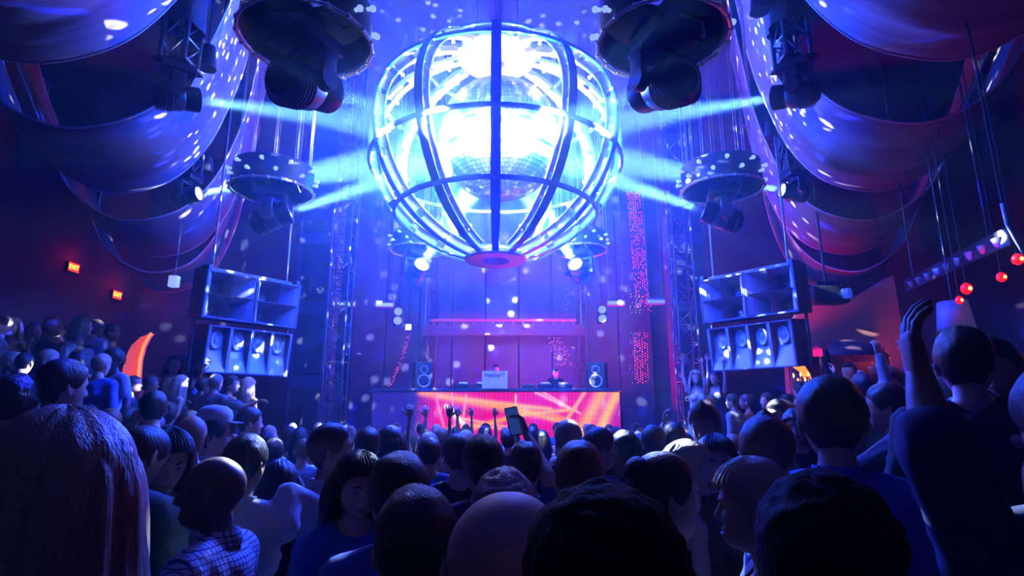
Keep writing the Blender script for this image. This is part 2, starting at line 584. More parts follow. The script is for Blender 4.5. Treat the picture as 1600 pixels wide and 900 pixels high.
def make_mover(hang, aim, energy, label, group, s=1.0, cone=11.0, yoke_drop=0.36, col=ICE):
    """moving head: base plate box, yoke with two arms, tilting head with lit lens"""
    hang = Vector(hang); aim = Vector(aim)
    t = thing('moving_head_light', label, 'stage light', hang, group=group)
    piv = Vector((0, 0, -yoke_drop * s))
    d = (aim - (hang + piv)).normalized()
    az = math.atan2(d.y, d.x)
    M = Matrix.Rotation(az, 4, 'Z')
    MB().box((0, 0, -0.05 * s), (0.34 * s, 0.36 * s, 0.10 * s), M, bevel=0.015 * s).build('base', BLACK, t, smooth=40)
    yk = MB()
    yk.cyl((0, 0, -0.1 * s), (0, 0, -0.14 * s), 0.09 * s, 16)
    yk.box((0, 0, -0.16 * s), (0.14 * s, 0.44 * s, 0.05 * s), M, bevel=0.01 * s)
    for sy in (-1, 1):
        yk.box((0, 0.2 * s * sy, -yoke_drop * s / 2 - 0.09 * s), (0.13 * s, 0.05 * s, yoke_drop * s - 0.1 * s), M, bevel=0.015 * s)
        yk.cyl(M @ Vector((0, 0.165 * s * sy, piv.z)), M @ Vector((0, 0.235 * s * sy, piv.z)), 0.075 * s, 16)
    yk.build('yoke', BLACK, t, smooth=40)
    # head: turned shape along d
    q = d.to_track_quat('Z', 'Y').to_matrix().to_4x4()
    H = Matrix.Translation(piv) @ q
    prof = [(0.0, -0.23), (0.09, -0.225), (0.135, -0.18), (0.15, -0.05), (0.15, 0.06), (0.125, 0.1), (0.135, 0.12), (0.14, 0.25), (0.125, 0.26), (0.115, 0.25), (0.11, 0.22), (0.0, 0.22)]
    head = MB().lathe([(r * s, z * s) for r, z in prof], 24, H)
    for k in range(5):
        z = -0.17 + 0.03 * k
        head.lathe([(0.152 * s, z * s), (0.16 * s, (z + 0.005) * s), (0.16 * s, (z + 0.01) * s), (0.152 * s, (z + 0.015) * s)], 24, H)
    hd = head.build('head', BLACK, t, smooth=35)
    MB().lathe([(0.0, 0.235 * s), (0.06 * s, 0.233 * s), (0.105 * s, 0.225 * s), (0.105 * s, 0.221 * s), (0, 0.221 * s)], 20, H).build('lens', LENS, hd, smooth=True)
    lp = hang + piv + d * (0.275 * s)
    light('moving_head_beam', 'SPOT', lp, energy, col, 0.05 * s, aim=aim, spot=R(cone), blend=0.25)
    return t


drum_spots = [  # x, y, z, side word, row word
    (-1.82, 4.45, 4.98, 'left', 'nearest'), (1.33, 4.45, 4.98, 'right', 'nearest'),
    (-3.45, 7.7, 4.88, 'left', 'middle'), (3.02, 7.7, 4.90, 'right', 'middle'),
    (-1.98, 11.5, 5.10, 'left', 'far'), (1.42, 11.5, 5.10, 'right', 'far')]
dproto = make_drum(drum_spots[0][:3])
for i, (x, y, z, side, row) in enumerate(drum_spots):
    t = dproto if i == 0 else copy_tree(dproto)
    t.location = (x, y, z)
    t.rotation_euler = (0, 0, 0.3 * i)
    t['group'] = 'hanging drums with bulbs around the globe'
    t['label'] = {
        'nearest': 'black hanging drum cut by the top edge of the photo, %s of the globe',
        'middle': 'blue-lit hanging drum ringed with white bulbs, below and %s of the nearest drum',
        'far': 'small far hanging drum half hidden behind the globe, on its %s side'}[row] % side
G_ = 'moving head lights aimed at the mirror ball'
for i, (x, y, z, side, row) in enumerate(drum_spots):
    s = (1.32, 1.32, 1.15, 1.15, 1.3, 1.3)[i]
    hang = Vector((x, y, z + (0.02 if i < 2 else -0.02)))
    if i < 2: hang += Vector((0.0, 0.0, 0.0))
    make_mover(hang, ball_c, (45000, 45000, 90000, 90000, 260000, 260000)[i],
               'black moving head light hanging inside the %s drum %s of the globe' % (row, side), G_, s)
for (px, py, Y, e, lab) in ((272, 150, 5.45, 90000, 'black moving head light with bright lens at left between the two lower drapes'),
                            (1245, 146, 5.45, 90000, 'black moving head light with bright lens at right between the upper drapes'),
                            (290, 305, 8.75, 150000, 'lower moving head light at left above the left loudspeakers, beam going up right'),
                            (1243, 300, 8.75, 90000, 'lower moving head light at right above the right loudspeakers')):
    p = pix(px, py, Y)
    hg = p + Vector((0, 0, 0.33))
    make_mover(hg, ball_c, e, lab, G_, 0.95)
    sd = 'left' if px < 775 else 'right'
    tw = thing('truss_post', 'black lattice post hung with small lamps, over the %s %s moving head light' % ('upper' if Y < 8 else 'lower', sd), 'truss', hg)
    tm_ = MB()
    w_, top_ = 0.13, ZC - hg.z - 0.03
    for cx_ in (-w_, w_):
        for cy_ in (-w_, w_):
            tm_.cyl((cx_, cy_, 0), (cx_, cy_, top_), 0.024, 8)
    nz = int(top_ / 0.3)
    for i_ in range(nz + 1):
        z0 = min(top_ - 0.02, i_ * 0.3); z1 = min(top_, z0 + 0.3)
        for a_, b_ in (((-w_, -w_), (w_, -w_)), ((w_, -w_), (w_, w_)), ((w_, w_), (-w_, w_)), ((-w_, w_), (-w_, -w_))):
            tm_.cyl((*a_, z0), (*b_, z0), 0.011, 6)
            tm_.cyl((*a_, z0), (*b_, z1), 0.009, 6)
    tm_.box((0, 0, 0.015), (0.36, 0.36, 0.03))
    tm_.build('lattice', BLACK, tw)
    sk, n_ = [], 18
    for k_ in range(15):
        for i_ in range(n_):
            a_ = 2 * PI * i_ / n_; z_ = 0.45 + (top_ - 0.5) * k_ / 14
            r_ = 0.215 + 0.04 * mnoise.noise(Vector((math.cos(a_) * 1.5, math.sin(a_) * 1.5, z_ * 0.8 + px))) + 0.02 * math.sin(a_ * 6 + z_)
            sk.append((math.cos(a_) * r_, math.sin(a_) * r_, z_))
    MB().add(sk, grid_faces(n_, 15)).build('cloth_sleeve', MATT, tw, smooth=True)
    # small black lamps clamped round the post
    for q in range(4):
        zz = 0.35 + 0.42 * q
        aa = 1.2 + 2.1 * q
        c_ = Vector((math.cos(aa) * 0.33, math.sin(aa) * 0.33, zz))
        pr = MB().cone(c_ + Vector((0, 0, 0.13)), c_ + Vector((0, 0, -0.12)), 0.07, 0.10, 14).cyl(c_ + Vector((0, 0, -0.12)), c_ + Vector((0, 0, -0.15)), 0.105, 14).box(c_ * 0.8 + Vector((0, 0, zz * 0.2)), (0.05, 0.05, 0.2))
        pr.build('par_lamp', BLACK, tw, smooth=40)
# ------------------------------------------------------------------ swagged fabric along both sides
FABM = bpy.data.materials.new('drape_fabric'); FABM.use_nodes = True
_nt = FABM.node_tree; _b = _nt.nodes['Principled BSDF']
_b.inputs['Roughness'].default_value = 0.95
_b.inputs['Specular IOR Level'].default_value = 0.1
_tc = _nt.nodes.new('ShaderNodeTexCoord'); _mp = _nt.nodes.new('ShaderNodeMapping'); _mp.inputs['Scale'].default_value = (0.7, 9.0, 0.7)
_n = _nt.nodes.new('ShaderNodeTexNoise'); _n.inputs['Scale'].default_value = 1.3; _n.inputs['Detail'].default_value = 5
_cr = _nt.nodes.new('ShaderNodeMix'); _cr.data_type = 'RGBA'
_cr.inputs[6].default_value = (0.16, 0.12, 0.14, 1); _cr.inputs[7].default_value = (0.26, 0.19, 0.22, 1)
_bp = _nt.nodes.new('ShaderNodeBump'); _bp.inputs['Strength'].default_value = 0.2; _bp.inputs['Distance'].default_value = 0.05
_l = _nt.links.new
_l(_tc.outputs['Object'], _mp.inputs[0]); _l(_mp.outputs[0], _n.inputs['Vector']); _l(_n.outputs[0], _cr.inputs[0]); _l(_cr.outputs[2], _b.inputs['Base Color'])
_l(_n.outputs[0], _bp.inputs['Height']); _l(_bp.outputs[0], _b.inputs['Normal'])
HEM = mat('drape_hem', (0.6, 0.55, 0.65), 0.5)

PROF = [(-2.05, 9.95), (-1.86, 8.4), (-1.72, 7.2), (-1.52, 6.4), (-1.24, 5.72), (-0.75, 5.2), (0.0, 5.01), (0.65, 5.2), (1.3, 5.7), (1.75, 6.45), (2.3, 7.5), (2.95, 8.7), (3.5, 9.95)]


def catmull(P, n):
    out = []
    for i in range(len(P) - 1):
        p0 = P[max(0, i - 1)]; p1 = P[i]; p2 = P[i + 1]; p3 = P[min(len(P) - 1, i + 2)]
        for k in range(n):
            t = k / n
            out.append(tuple(0.5 * (2 * p1[a] + (-p0[a] + p2[a]) * t + (2 * p0[a] - 5 * p1[a] + 4 * p2[a] - p3[a]) * t * t + (-p0[a] + 3 * p1[a] - 3 * p2[a] + p3[a]) * t ** 3) for a in range(2)))
    out.append(P[-1])
    return out


PC = catmull(PROF, 7)


def swag(side, ya, yb, label, seed, cx_of, dz=0.0):
    t = thing('swagged_drape', label, 'drape', (side * cx_of(ya) if side > 0 else -cx_of(ya), ya, 5.0), group='swagged ceiling drapes on both sides of the hall')
    ox, oy, oz = t.location
    m = 22
    vs = []
    hemA, hemB = [], []
    for lay in (0, 1):
        for j in range(m + 1):
            v = j / m
            y = ya + (yb - ya) * v
            cx = cx_of(y)
            for i, (u, z) in enumerate(PC):
                s = i / (len(PC) - 1)
                fold = 0.045 * mnoise.noise(Vector((v * 5.5 + seed, s * 1.4, seed))) + 0.02 * mnoise.noise(Vector((v * 14 + seed, s * 2, 1)))
                sag = 0.06 * math.sin(PI * v) * math.sin(PI * s)
                zz = z - sag + fold * math.sin(PI * s) * 2 + dz * math.sin(PI * s)
                yy = y + 0.10 * mnoise.noise(Vector((s * 3, v * 2, seed + 4))) * math.sin(PI * s)
                x = side * (cx + u * (1.0 + fold * 0.5))
                if lay: zz += 0.012
                x = max(-XW + 0.06, min(XW - 0.06, x))
                vs.append((x - ox, yy - oy, zz - oz))
                if lay == 0 and j == 0: hemA.append((x - ox, yy - oy, zz - oz))
                if lay == 0 and j == m: hemB.append((x - ox, yy - oy, zz - oz))
    n = len(PC)
    fs = []
    for lay in (0, 1):
        o_ = lay * n * (m + 1)
        for j in range(m):
            for i in range(n - 1):
                fs.append((o_ + j * n + i, o_ + j * n + i + 1, o_ + (j + 1) * n + i + 1, o_ + (j + 1) * n + i))
    q = n * (m + 1)
    for j in (0, m):
        for i in range(n - 1):
            fs.append((j * n + i, j * n + i + 1, q + j * n + i + 1, q + j * n + i))
    MB().add(vs, fs).build('fabric', FABM, t, smooth=True)
    for h in (hemA, hemB):
        MB().tube(h, 0.014, 6).build('hem', HEM, t, smooth=True)


cxr = lambda y: 4.1 + 0.44 * (y - 4.85)
cxl = lambda y: 4.55 + 0.44 * (y - 4.85)
for side, cxf, w in ((1, cxr, 'right'), (-1, cxl, 'left')):
    swag(side, 2.85, 4.85, 'nearest swagged drape, cut by the top %s corner of the photo, spotted with light' % w, 1.3 * side, cxf)
    swag(side, 6.05, 8.1, 'second swagged drape on the %s, hanging in a full curve with dots of light' % w, 2.7 * side, cxf)
    swag(side, 9.4, 11.7, 'third swagged drape on the %s, above the loudspeakers' % w, 4.1 * side, cxf)
    swag(side, 13.0, 15.3, 'farthest and dimmest swagged drape on the %s' % w, 5.9 * side, lambda y, c=cxf: c(y) + 0.3)
# ------------------------------------------------------------------ people
def G(x, s):
    return math.exp(-(x / s) ** 2)


def sstep(a, b, x):
    t = max(0.0, min(1.0, (x - a) / (b - a)))
    return t * t * (3 - 2 * t)


def head_point(lon, lat, wide=1.0, fem=False):
    """lon 0 = the face (+Y), positive to +X; returns the surface point of a head, metres"""
    ux, uy, uz = math.sin(lon) * math.cos(lat), math.cos(lon) * math.cos(lat), math.sin(lat)
    ex = 0.80
    sx = math.copysign(abs(ux) ** 0.92, ux)
    x, y, z = 0.075 * wide * sx, 0.097 * uy, 0.118 * math.copysign(abs(uz) ** 0.96, uz)
    if z < 0:
        t = -uz
        x *= 1 - (0.30 if fem else 0.22) * t ** 1.3
        if y < 0:
            y *= 1 - 0.42 * t
            z *= 1 - 0.18 * (-uy)
        else:
            y += 0.030 * G(z + 0.092, 0.032) * G(x, 0.035)
    else:
        fl = 1 + 0.30 * uz * (1 - uz)
        x *= fl; y *= fl
    f = max(0.0, uy) ** 0.6 if uy > 0 else 0.0
    if f > 0:
        y -= 0.004 * f
        nw = 0.0075 + 0.006 * sstep(0.0, -0.025, z)
        ns = sstep(0.024, -0.024, z) * sstep(-0.040, -0.030, z)
        y += (0.022 if fem else 0.026) * G(x, nw) * ns * f
        y += 0.0055 * G(z - 0.026, 0.010) * G(abs(x) - 0.026, 0.022) * f
        y -= 0.0115 * G(abs(x) - 0.031, 0.015) * G(z - 0.006, 0.011) * f
        y += 0.005 * G(abs(x) - 0.046, 0.016) * G(z + 0.026, 0.018) * f
        y += 0.0045 * G(x, 0.021) * (G(z + 0.0585, 0.0055) + 1.05 * G(z + 0.0705, 0.0065)) * f
        y -= 0.004 * G(x, 0.024) * G(z + 0.0645, 0.0028) * f
        y -= 0.004 * G(x, 0.03) * G(z + 0.083, 0.006) * f
    return x, y, z


def head_grid(nu, nv):
    lons = []
    for i in range(nu):
        u = -1 + 2 * i / nu
        lons.append(PI * (0.45 * u + 0.55 * u ** 3))
    lats = [-PI / 2 + PI * (k + 1) / (nv + 1) for k in range(nv)]
    return lons, lats


def add_head(mb, M, nu=72, nv=58, wide=1.0, fem=False, smile=False, beard=False):
    lons, lats = head_grid(nu, nv)
    vs = []
    for la in lats:
        for lo in lons:
            x, y, z = head_point(lo, la, wide, fem)
            if smile and y > 0:
                y -= 0.004 * G(x, 0.02) * G(z + 0.066, 0.006)
                z += 0.006 * G(abs(x) - 0.024, 0.01) * G(z + 0.064, 0.01)
            vs.append((x, y, z))
    fs = grid_faces(nu, nv)
    b, t = len(vs), len(vs) + 1
    vs += [head_point(0, -PI / 2), head_point(0, PI / 2)]
    for i in range(nu):
        j = (i + 1) % nu
        fs.append((b, j, i)); fs.append((t, (nv - 1) * nu + i, (nv - 1) * nu + j))
    mb.add(vs, fs, M)
    # ears
    for s in (-1, 1):
        ev, n, m = [], 14, 8
        for k in range(m + 1):
            ph = PI * k / m - PI / 2
            for i in range(n):
                a = 2 * PI * i / n
                X = math.cos(ph) * math.cos(a); Y = math.cos(ph) * math.sin(a); Z = math.sin(ph)
                hollow = 0.006 * G(Y, 0.5) * G(Z - 0.1, 0.5) if X * s > 0 else 0
                px_ = X * 0.010 + s * (0.0 - hollow)
                ev.append((s * (0.0765 * wide) + px_ + s * 0.006 * (-Y), -0.012 + Y * 0.017 - 0.004 * Z, -0.006 + Z * 0.031 + 0.003 * Y))
        mb.add(ev, grid_faces(n, m + 1), M)


def hand_mb(mb, M, side=1, curl=0.5, spread=0.12, point=False):
    """wrist at the origin, fingers along +Z, palm faces -Y, thumb towards side*X"""
    # palm
    rows = [(0.0, 0.026, 0.019), (0.02, 0.031, 0.018), (0.05, 0.040, 0.017), (0.085, 0.041, 0.014), (0.095, 0.036, 0.010)]
    vs, n = [], 12
    for z, a, b in rows:
        for i in range(n):
            t = 2 * PI * i / n
            c, s_ = math.cos(t), math.sin(t)
            vs.append((a * math.copysign(abs(c) ** 0.8, c), b * math.copysign(abs(s_) ** 0.8, s_), z))
    fs = grid_faces(n, len(rows)) + [tuple(reversed(range(n))), tuple(range((len(rows) - 1) * n, len(rows) * n))]
    mb.add(vs, fs, M)
    L = (0.072, 0.082, 0.076, 0.060)
    for k in range(4):
        x0 = side * (0.030 - 0.020 * k)
        ang = side * (spread * (1.2 - 0.8 * k))
        p = Vector((x0, 0, 0.088 - 0.004 * abs(k - 1)))
        pts, rs = [p.copy() + Vector((0, 0, -0.02))], [0.0095]
        pts.append(p.copy()); rs.append(0.0098)
        bend = 0.0
        cc = curl * (0.15 if (point and k == 0) else 1.0)
        for sgm, (fl, bd) in enumerate(((0.45, 0.55), (0.30, 0.85), (0.25, 0.6))):
            bend += cc * bd
            d = Vector((math.sin(ang), -math.sin(bend), math.cos(bend) * math.cos(ang)))
            for h in (0.5, 1.0):
                pts.append(p + d * (L[k] * fl * h)); rs.append((0.0092, 0.0085, 0.0075)[sgm] * (1.0 if h == 1 else 0.95))
            p = p + d * (L[k] * fl)
        pts.append(p + d * 0.006); rs.append(0.004)
        mb.tube([M @ q for q in pts], rs, 8)
    p = Vector((side * 0.026, -0.004, 0.022))
    tp, rs = [p], [0.014]
    for a, b, l, r in ((0.9, 0.25, 0.035, 0.0125), (0.75, 0.4, 0.03, 0.0105), (0.55, 0.7, 0.026, 0.009)):
        d = Vector((side * math.sin(a), -math.sin(b) * 0.6, math.cos(a))).normalized()
        p = p + d * l
        tp.append(p); rs.append(r)
    tp.append(p + d * 0.006); rs.append(0.004)
    mb.tube([M @ q for q in tp], rs, 8)


def remeshed(mb, voxel, smooth=2, disp=None):
    me = bpy.data.meshes.new('tmp')
    me.from_pydata([tuple(v) for v in mb.v], [], mb.f)
    o = bpy.data.objects.new('tmp', me)
    COL.objects.link(o)
    m = o.modifiers.new('r', 'REMESH'); m.mode = 'VOXEL'; m.voxel_size = voxel; m.use_smooth_shade = True
    if smooth:
        s = o.modifiers.new('s', 'SMOOTH'); s.factor = 0.5; s.iterations = smooth
    dg = bpy.context.evaluated_depsgraph_get()
    dg.update()
    ev = o.evaluated_get(dg)
    out = bpy.data.meshes.new_from_object(ev)
    bpy.data.objects.remove(o)
    bpy.data.meshes.remove(me)
    if disp:
        for v in out.vertices:
            v.co += disp(v.co)
    return out


ARM = {  # elbow, wrist, hand direction, palm-normal hint, in body space for the +X side
    'down': ((0.255, -0.03, 1.14), (0.245, 0.07, 0.90), (0, 0.25, -1)),
    'bent': ((0.255, 0.0, 1.15), (0.15, 0.24, 1.16), (-0.4, 0.7, 0.35)),
    'cross': ((0.25, 0.06, 1.17), (0.02, 0.24, 1.22), (-1, 0.2, 0.1)),
    'up': ((0.27, 0.10, 1.64), (0.20, 0.13, 1.90), (-0.1, 0.1, 1)),
    'high': ((0.25, 0.05, 1.70), (0.24, 0.08, 1.97), (0, 0.05, 1)),
    'mouth': ((0.20, 0.20, 1.26), (0.06, 0.20, 1.49), (-0.5, -0.25, 0.8)),
    'out': ((0.42, 0.10, 1.36), (0.62, 0.26, 1.40), (0.6, 0.5, 0.1)),
    'fwd': ((0.24, 0.24, 1.30), (0.16, 0.48, 1.40), (0, 1, 0.2)),
    'chest': ((0.26, 0.03, 1.16), (0.10, 0.17, 1.33), (-0.8, 0.1, 0.5)),
}


def capsule(mb, a, b, r0, r1, n=12):
    a, b = Vector(a), Vector(b)
    mb.cone(a, b, r0, r1, n)
    mb.sphere(a, r0, n, 8)
    mb.sphere(b, r1, n, 8)


def torso_shapes(mb, g, fem, fat=1.0, low=0.88):
    w = 0.90 if fem else 1.0
    mb.sphere((0, 0, 0.96), 1, 16, 10, ((0.165 if not fem else 0.175) * fat + g, 0.118 * fat + g, 0.13 + g))
    mb.sphere((0, 0.005, 1.12), 1, 16, 10, ((0.145 * w) * fat + g, 0.105 * fat + g, 0.16 + g))
    mb.sphere((0, 0.0, 1.29), 1, 16, 10, (0.175 * w + g, 0.118 + g, 0.165 + g))
    mb.sphere((0, -0.01, 1.385), 1, 16, 10, (0.185 * w + g, 0.095 + g, 0.085 + g))
    if fem:
        for s in (-1, 1):
            mb.sphere((s * 0.075, 0.095, 1.27), 0.062 + g * 0.6, 12, 8)
    for s in (-1, 1):
        mb.sphere((s * 0.185 * w, 0, 1.405), 0.062 + g, 14, 10)
        capsule(mb, (s * 0.05, -0.015, 1.465), (s * 0.165 * w, -0.005, 1.425), 0.045 + g * 0.8, 0.052 + g)


def arm_pts(name, s, fem):
    w = 0.92 if fem else 1.0
    e, h, d = ARM[name] if isinstance(name, str) else name
    f = lambda p: Vector((s * p[0] * w, p[1], p[2]))
    return Vector((s * 0.188 * w, 0, 1.415)), f(e), f(h), Vector((s * d[0], d[1], d[2])).normalized()


def make_person(name, label, loc, yaw=0.0, scale=1.0, fem=False, hair='short', hair_m=None, skin=None, top=None,
                legs=None, top_style='shirt', arms=('down', 'down'), head=(0, 0, 0), group=None, detail=1, wide=1.0,
                smile=False, hold=None, sleeve=1.0, lean=0.0, curl=0.7, fat=1.0, hair_len=0.3, collar=None, glasses=False, beard=None,
                seed=0, point=False, seat=False, face=True, hs=1.0, flip=True):
    vox = {0: 0.026, 1: 0.017, 2: 0.012}[detail]
    rnd = random.Random(seed * 31 + 5)
    # --- body
    b = MB()
    torso_shapes(b, 0.0, fem, fat)
    capsule(b, (0, -0.012, 1.44), (0, 0.008, 1.575), 0.058 if not fem else 0.048, 0.053 if not fem else 0.045)
    for s in (-1, 1):
        capsule(b, (s * 0.085, 0, 0.93), (s * 0.10, 0.015, 0.50), 0.086, 0.056)
        capsule(b, (s * 0.10, 0.012, 0.50), (s * 0.105, -0.02, 0.10), 0.055, 0.037)
        b.sphere((s * 0.102, -0.02, 0.36), 1, 10, 8, (0.052, 0.056, 0.11))
        capsule(b, (s * 0.107, -0.04, 0.045), (s * 0.115, 0.12, 0.032), 0.036, 0.030)
    ap = []
    for s, nm in ((-1, arms[0]), (1, arms[1])):
        sh, el, wr, hd = arm_pts(nm, s, fem)
        k = 0.88 if fem else 1.0
        capsule(b, sh, el, 0.050 * k, 0.039 * k)
        capsule(b, el, wr, 0.041 * k, 0.026 * k)
        ap.append((s, sh, el, wr, hd))
    me = remeshed(b, vox, 3)
    # head and hands join the same body mesh
    hb = MB()
    hy, hp, hr = head
    HM = Matrix.Translation((0, 0.0, 1.545)) @ Euler((R(-hp), R(hr), R(-hy)), 'XYZ').to_matrix().to_4x4() @ Matrix.Scale(hs, 4) @ Matrix.Translation((0, 0.022, 0.088))
    nu, nv = {0: (28, 22), 1: (48, 40), 2: (84, 66)}[detail]
    add_head(hb, HM, nu, nv, wide, fem, smile)
    for (s, sh, el, wr, hd) in ap:
        z = hd
        y0 = Vector((s * 0.9, 0.0, 0)) if abs(z.z) > 0.6 else Vector((0, 0, 1))
        if nm in ('up', 'high'): y0 = Vector((0, -1, 0))
        y0 = (y0 - z * y0.dot(z)).normalized()
        x = y0.cross(z)
        M = Matrix((x, y0, z)).transposed().to_4x4()
        M = Matrix.Translation(wr - z * 0.012) @ M
        hand_mb(hb, M, side=-s if abs(z.z) > 0.6 else s, curl=curl, point=point)
    bm = bmesh.new()
    bm.from_mesh(me)
    o0 = len(bm.verts)
    nvs = [bm.verts.new(v) for v in hb.v]
    for f in hb.f:
        try:
            bm.faces.new([nvs[i] for i in f])
        except ValueError:
            pass
    bmesh.ops.recalc_face_normals(bm, faces=bm.faces)
    if lean:
        for v in bm.verts:
            pass
    bm.to_mesh(me); bm.free()
    me.polygons.foreach_set('use_smooth', [True] * len(me.polygons))
    me.materials.clear()
    me.materials.append(skin)
    body = bpy.data.objects.new(name, me)
    me.name = name
    COL.objects.link(body)
    body.location = loc
    body.scale = (scale, scale, scale)
    body.rotation_euler = (R(-lean), 0, yaw)
    tag(body, label, 'person', group)

    def child(nm, mesh, m):
        mesh.materials.clear(); mesh.materials.append(m)
        mesh.polygons.foreach_set('use_smooth', [True] * len(mesh.polygons))
        c = bpy.data.objects.new(nm, mesh); mesh.name = nm
        COL.objects.link(c); c.parent = body
        return c

    # --- clothes
    g = {'shirt': 0.012, 'jacket': 0.026, 'dress': 0.007, 'tee': 0.012, 'tank': 0.008}[top_style]
    c = MB()
    torso_shapes(c, g, fem, fat)
    if top_style in ('shirt', 'jacket', 'tee'):
        for (s, sh, el, wr, hd) in ap:
            k = 0.88 if fem else 1.0
            gg = g + 0.004
            if top_style == 'tee' or sleeve < 1:
                mid = sh.lerp(el, 0.62 if sleeve >= 1 else sleeve)
                capsule(c, sh, mid, 0.052 * k + gg, 0.050 * k + gg)
            else:
                capsule(c, sh, el, 0.052 * k + gg, 0.042 * k + gg)
                c.cone(el, wr, 0.043 * k + gg, 0.030 * k + gg * 0.9, 14)
        if top_style == 'jacket':
            c.sphere((0, 0, 0.92), 1, 16, 10, (0.19 * fat, 0.145 * fat, 0.14))
    if top_style == 'dress':
        c.cone((0, 0, 0.98), (0, 0.0, 0.50), 0.175, 0.205, 20)

    def wr_disp(co):
        n = mnoise.noise(Vector((co.x * 7 + seed, co.y * 7, co.z * 5)))
        n2 = mnoise.noise(Vector((co.x * 18 + seed, co.y * 18, co.z * 9)))
        n3 = abs(mnoise.noise(Vector((co.x * 9 + 3, co.y * 9 + seed, co.z * 16 + co.x * 12))))
        return Vector((co.x, co.y, 0)).normalized() * (0.010 * n + 0.006 * n2 - 0.016 * n3 + 0.004) * (0.5 if top_style == 'dress' else 1)
    cm = remeshed(c, vox * 1.05, 2, wr_disp)
    # open the neckline
    zt = 1.46
    bm = bmesh.new(); bm.from_mesh(cm)
    if top_style in ('dress', 'tank'):
        kill = [v for v in bm.verts if (v.co.z > 1.33 and not (abs(abs(v.co.x) - 0.10) < 0.022)) or v.co.z > 1.475 or abs(v.co.x) > 0.17 and v.co.z > 1.24]
    else:
        kill = [v for v in bm.verts if math.hypot(v.co.x / 1.05, v.co.y + 0.005) < 0.072 and v.co.z > 1.44 - 0.6 * max(0, v.co.y)]
    if top_style in ('shirt', 'tee', 'tank'):
        hem = 0.93
        kill += [v for v in bm.verts if v.co.z < hem and abs(v.co.x) < 0.21 and v not in kill]
        for v in bm.verts:
            if hem <= v.co.z < 1.06 and abs(v.co.x) < 0.21:
                h_ = Vector((v.co.x, v.co.y, 0)); v.co += h_.normalized() * 0.014 * (1.06 - v.co.z) / 0.13
    bmesh.ops.delete(bm, geom=kill, context='VERTS')
    for _ in range(6):                       # even out the cut edges
        nw = []
        for v in bm.verts:
            if v.is_boundary:
                nb = [e.other_vert(v).co for e in v.link_edges if e.is_boundary]
                if len(nb) == 2: nw.append((v, v.co * 0.4 + (nb[0] + nb[1]) * 0.3))
        for v, c_ in nw: v.co = c_
    bm.to_mesh(cm); bm.free()
    nm = {'shirt': 'shirt', 'jacket': 'jacket', 'dress': 'dress', 'tee': 't_shirt', 'tank': 'tank_top'}[top_style]
    tp = child(nm, cm, top)
    if collar is not None:
        cl = MB()
        n = 20
        pv = []
        for r0, z0, dz in ((0.064, 1.455, 0.0), (0.061, 1.515, 0.0), (0.069, 1.520, 0), (0.085, 1.470, 0)):
            for i in range(n):
                a = R(100) + R(340) * i / (n - 1)
                fy = math.sin(a)
                pv.append((math.cos(a) * r0 * 1.05, fy * r0 - 0.004, z0 - 0.022 * max(0, fy) - (0.014 * max(0, fy) if r0 > 0.08 else 0)))
        fs = []
        for k in range(3):
            for i in range(n - 1):
                fs.append((k * n + i, k * n + i + 1, (k + 1) * n + i + 1, (k + 1) * n + i))
        cl.add(pv, fs)
        cm2 = cl.build('collar', collar, body, smooth=40)
        sm = cm2.modifiers.new('t', 'SOLIDIFY'); sm.thickness = 0.004
    if top_style != 'dress' or True:
        t = MB()
        if top_style != 'dress':
            t.sphere((0, 0, 0.955), 1, 16, 10, (0.172 * fat + .006, 0.124 * fat + .006, 0.125))
            for s in (-1, 1):
                capsule(t, (s * 0.085, 0, 0.93), (s * 0.10, 0.015, 0.50), 0.096, 0.07)
                t.cone((s * 0.10, 0.013, 0.50), (s * 0.105, -0.02, 0.08), 0.07, 0.058, 14)
            child('trousers', remeshed(t, 0.022, 2), legs)
    sh_ = MB()
    for s in (-1, 1):
        q = MB()
        q.sphere((s * 0.112, 0.03, 0.036), 1, 14, 8, (0.046, 0.145, 0.036))
        q.sphere((s * 0.108, -0.045, 0.06), 1, 12, 8, (0.043, 0.05, 0.05))
        q.build('shoe', MATT, body, smooth=True)

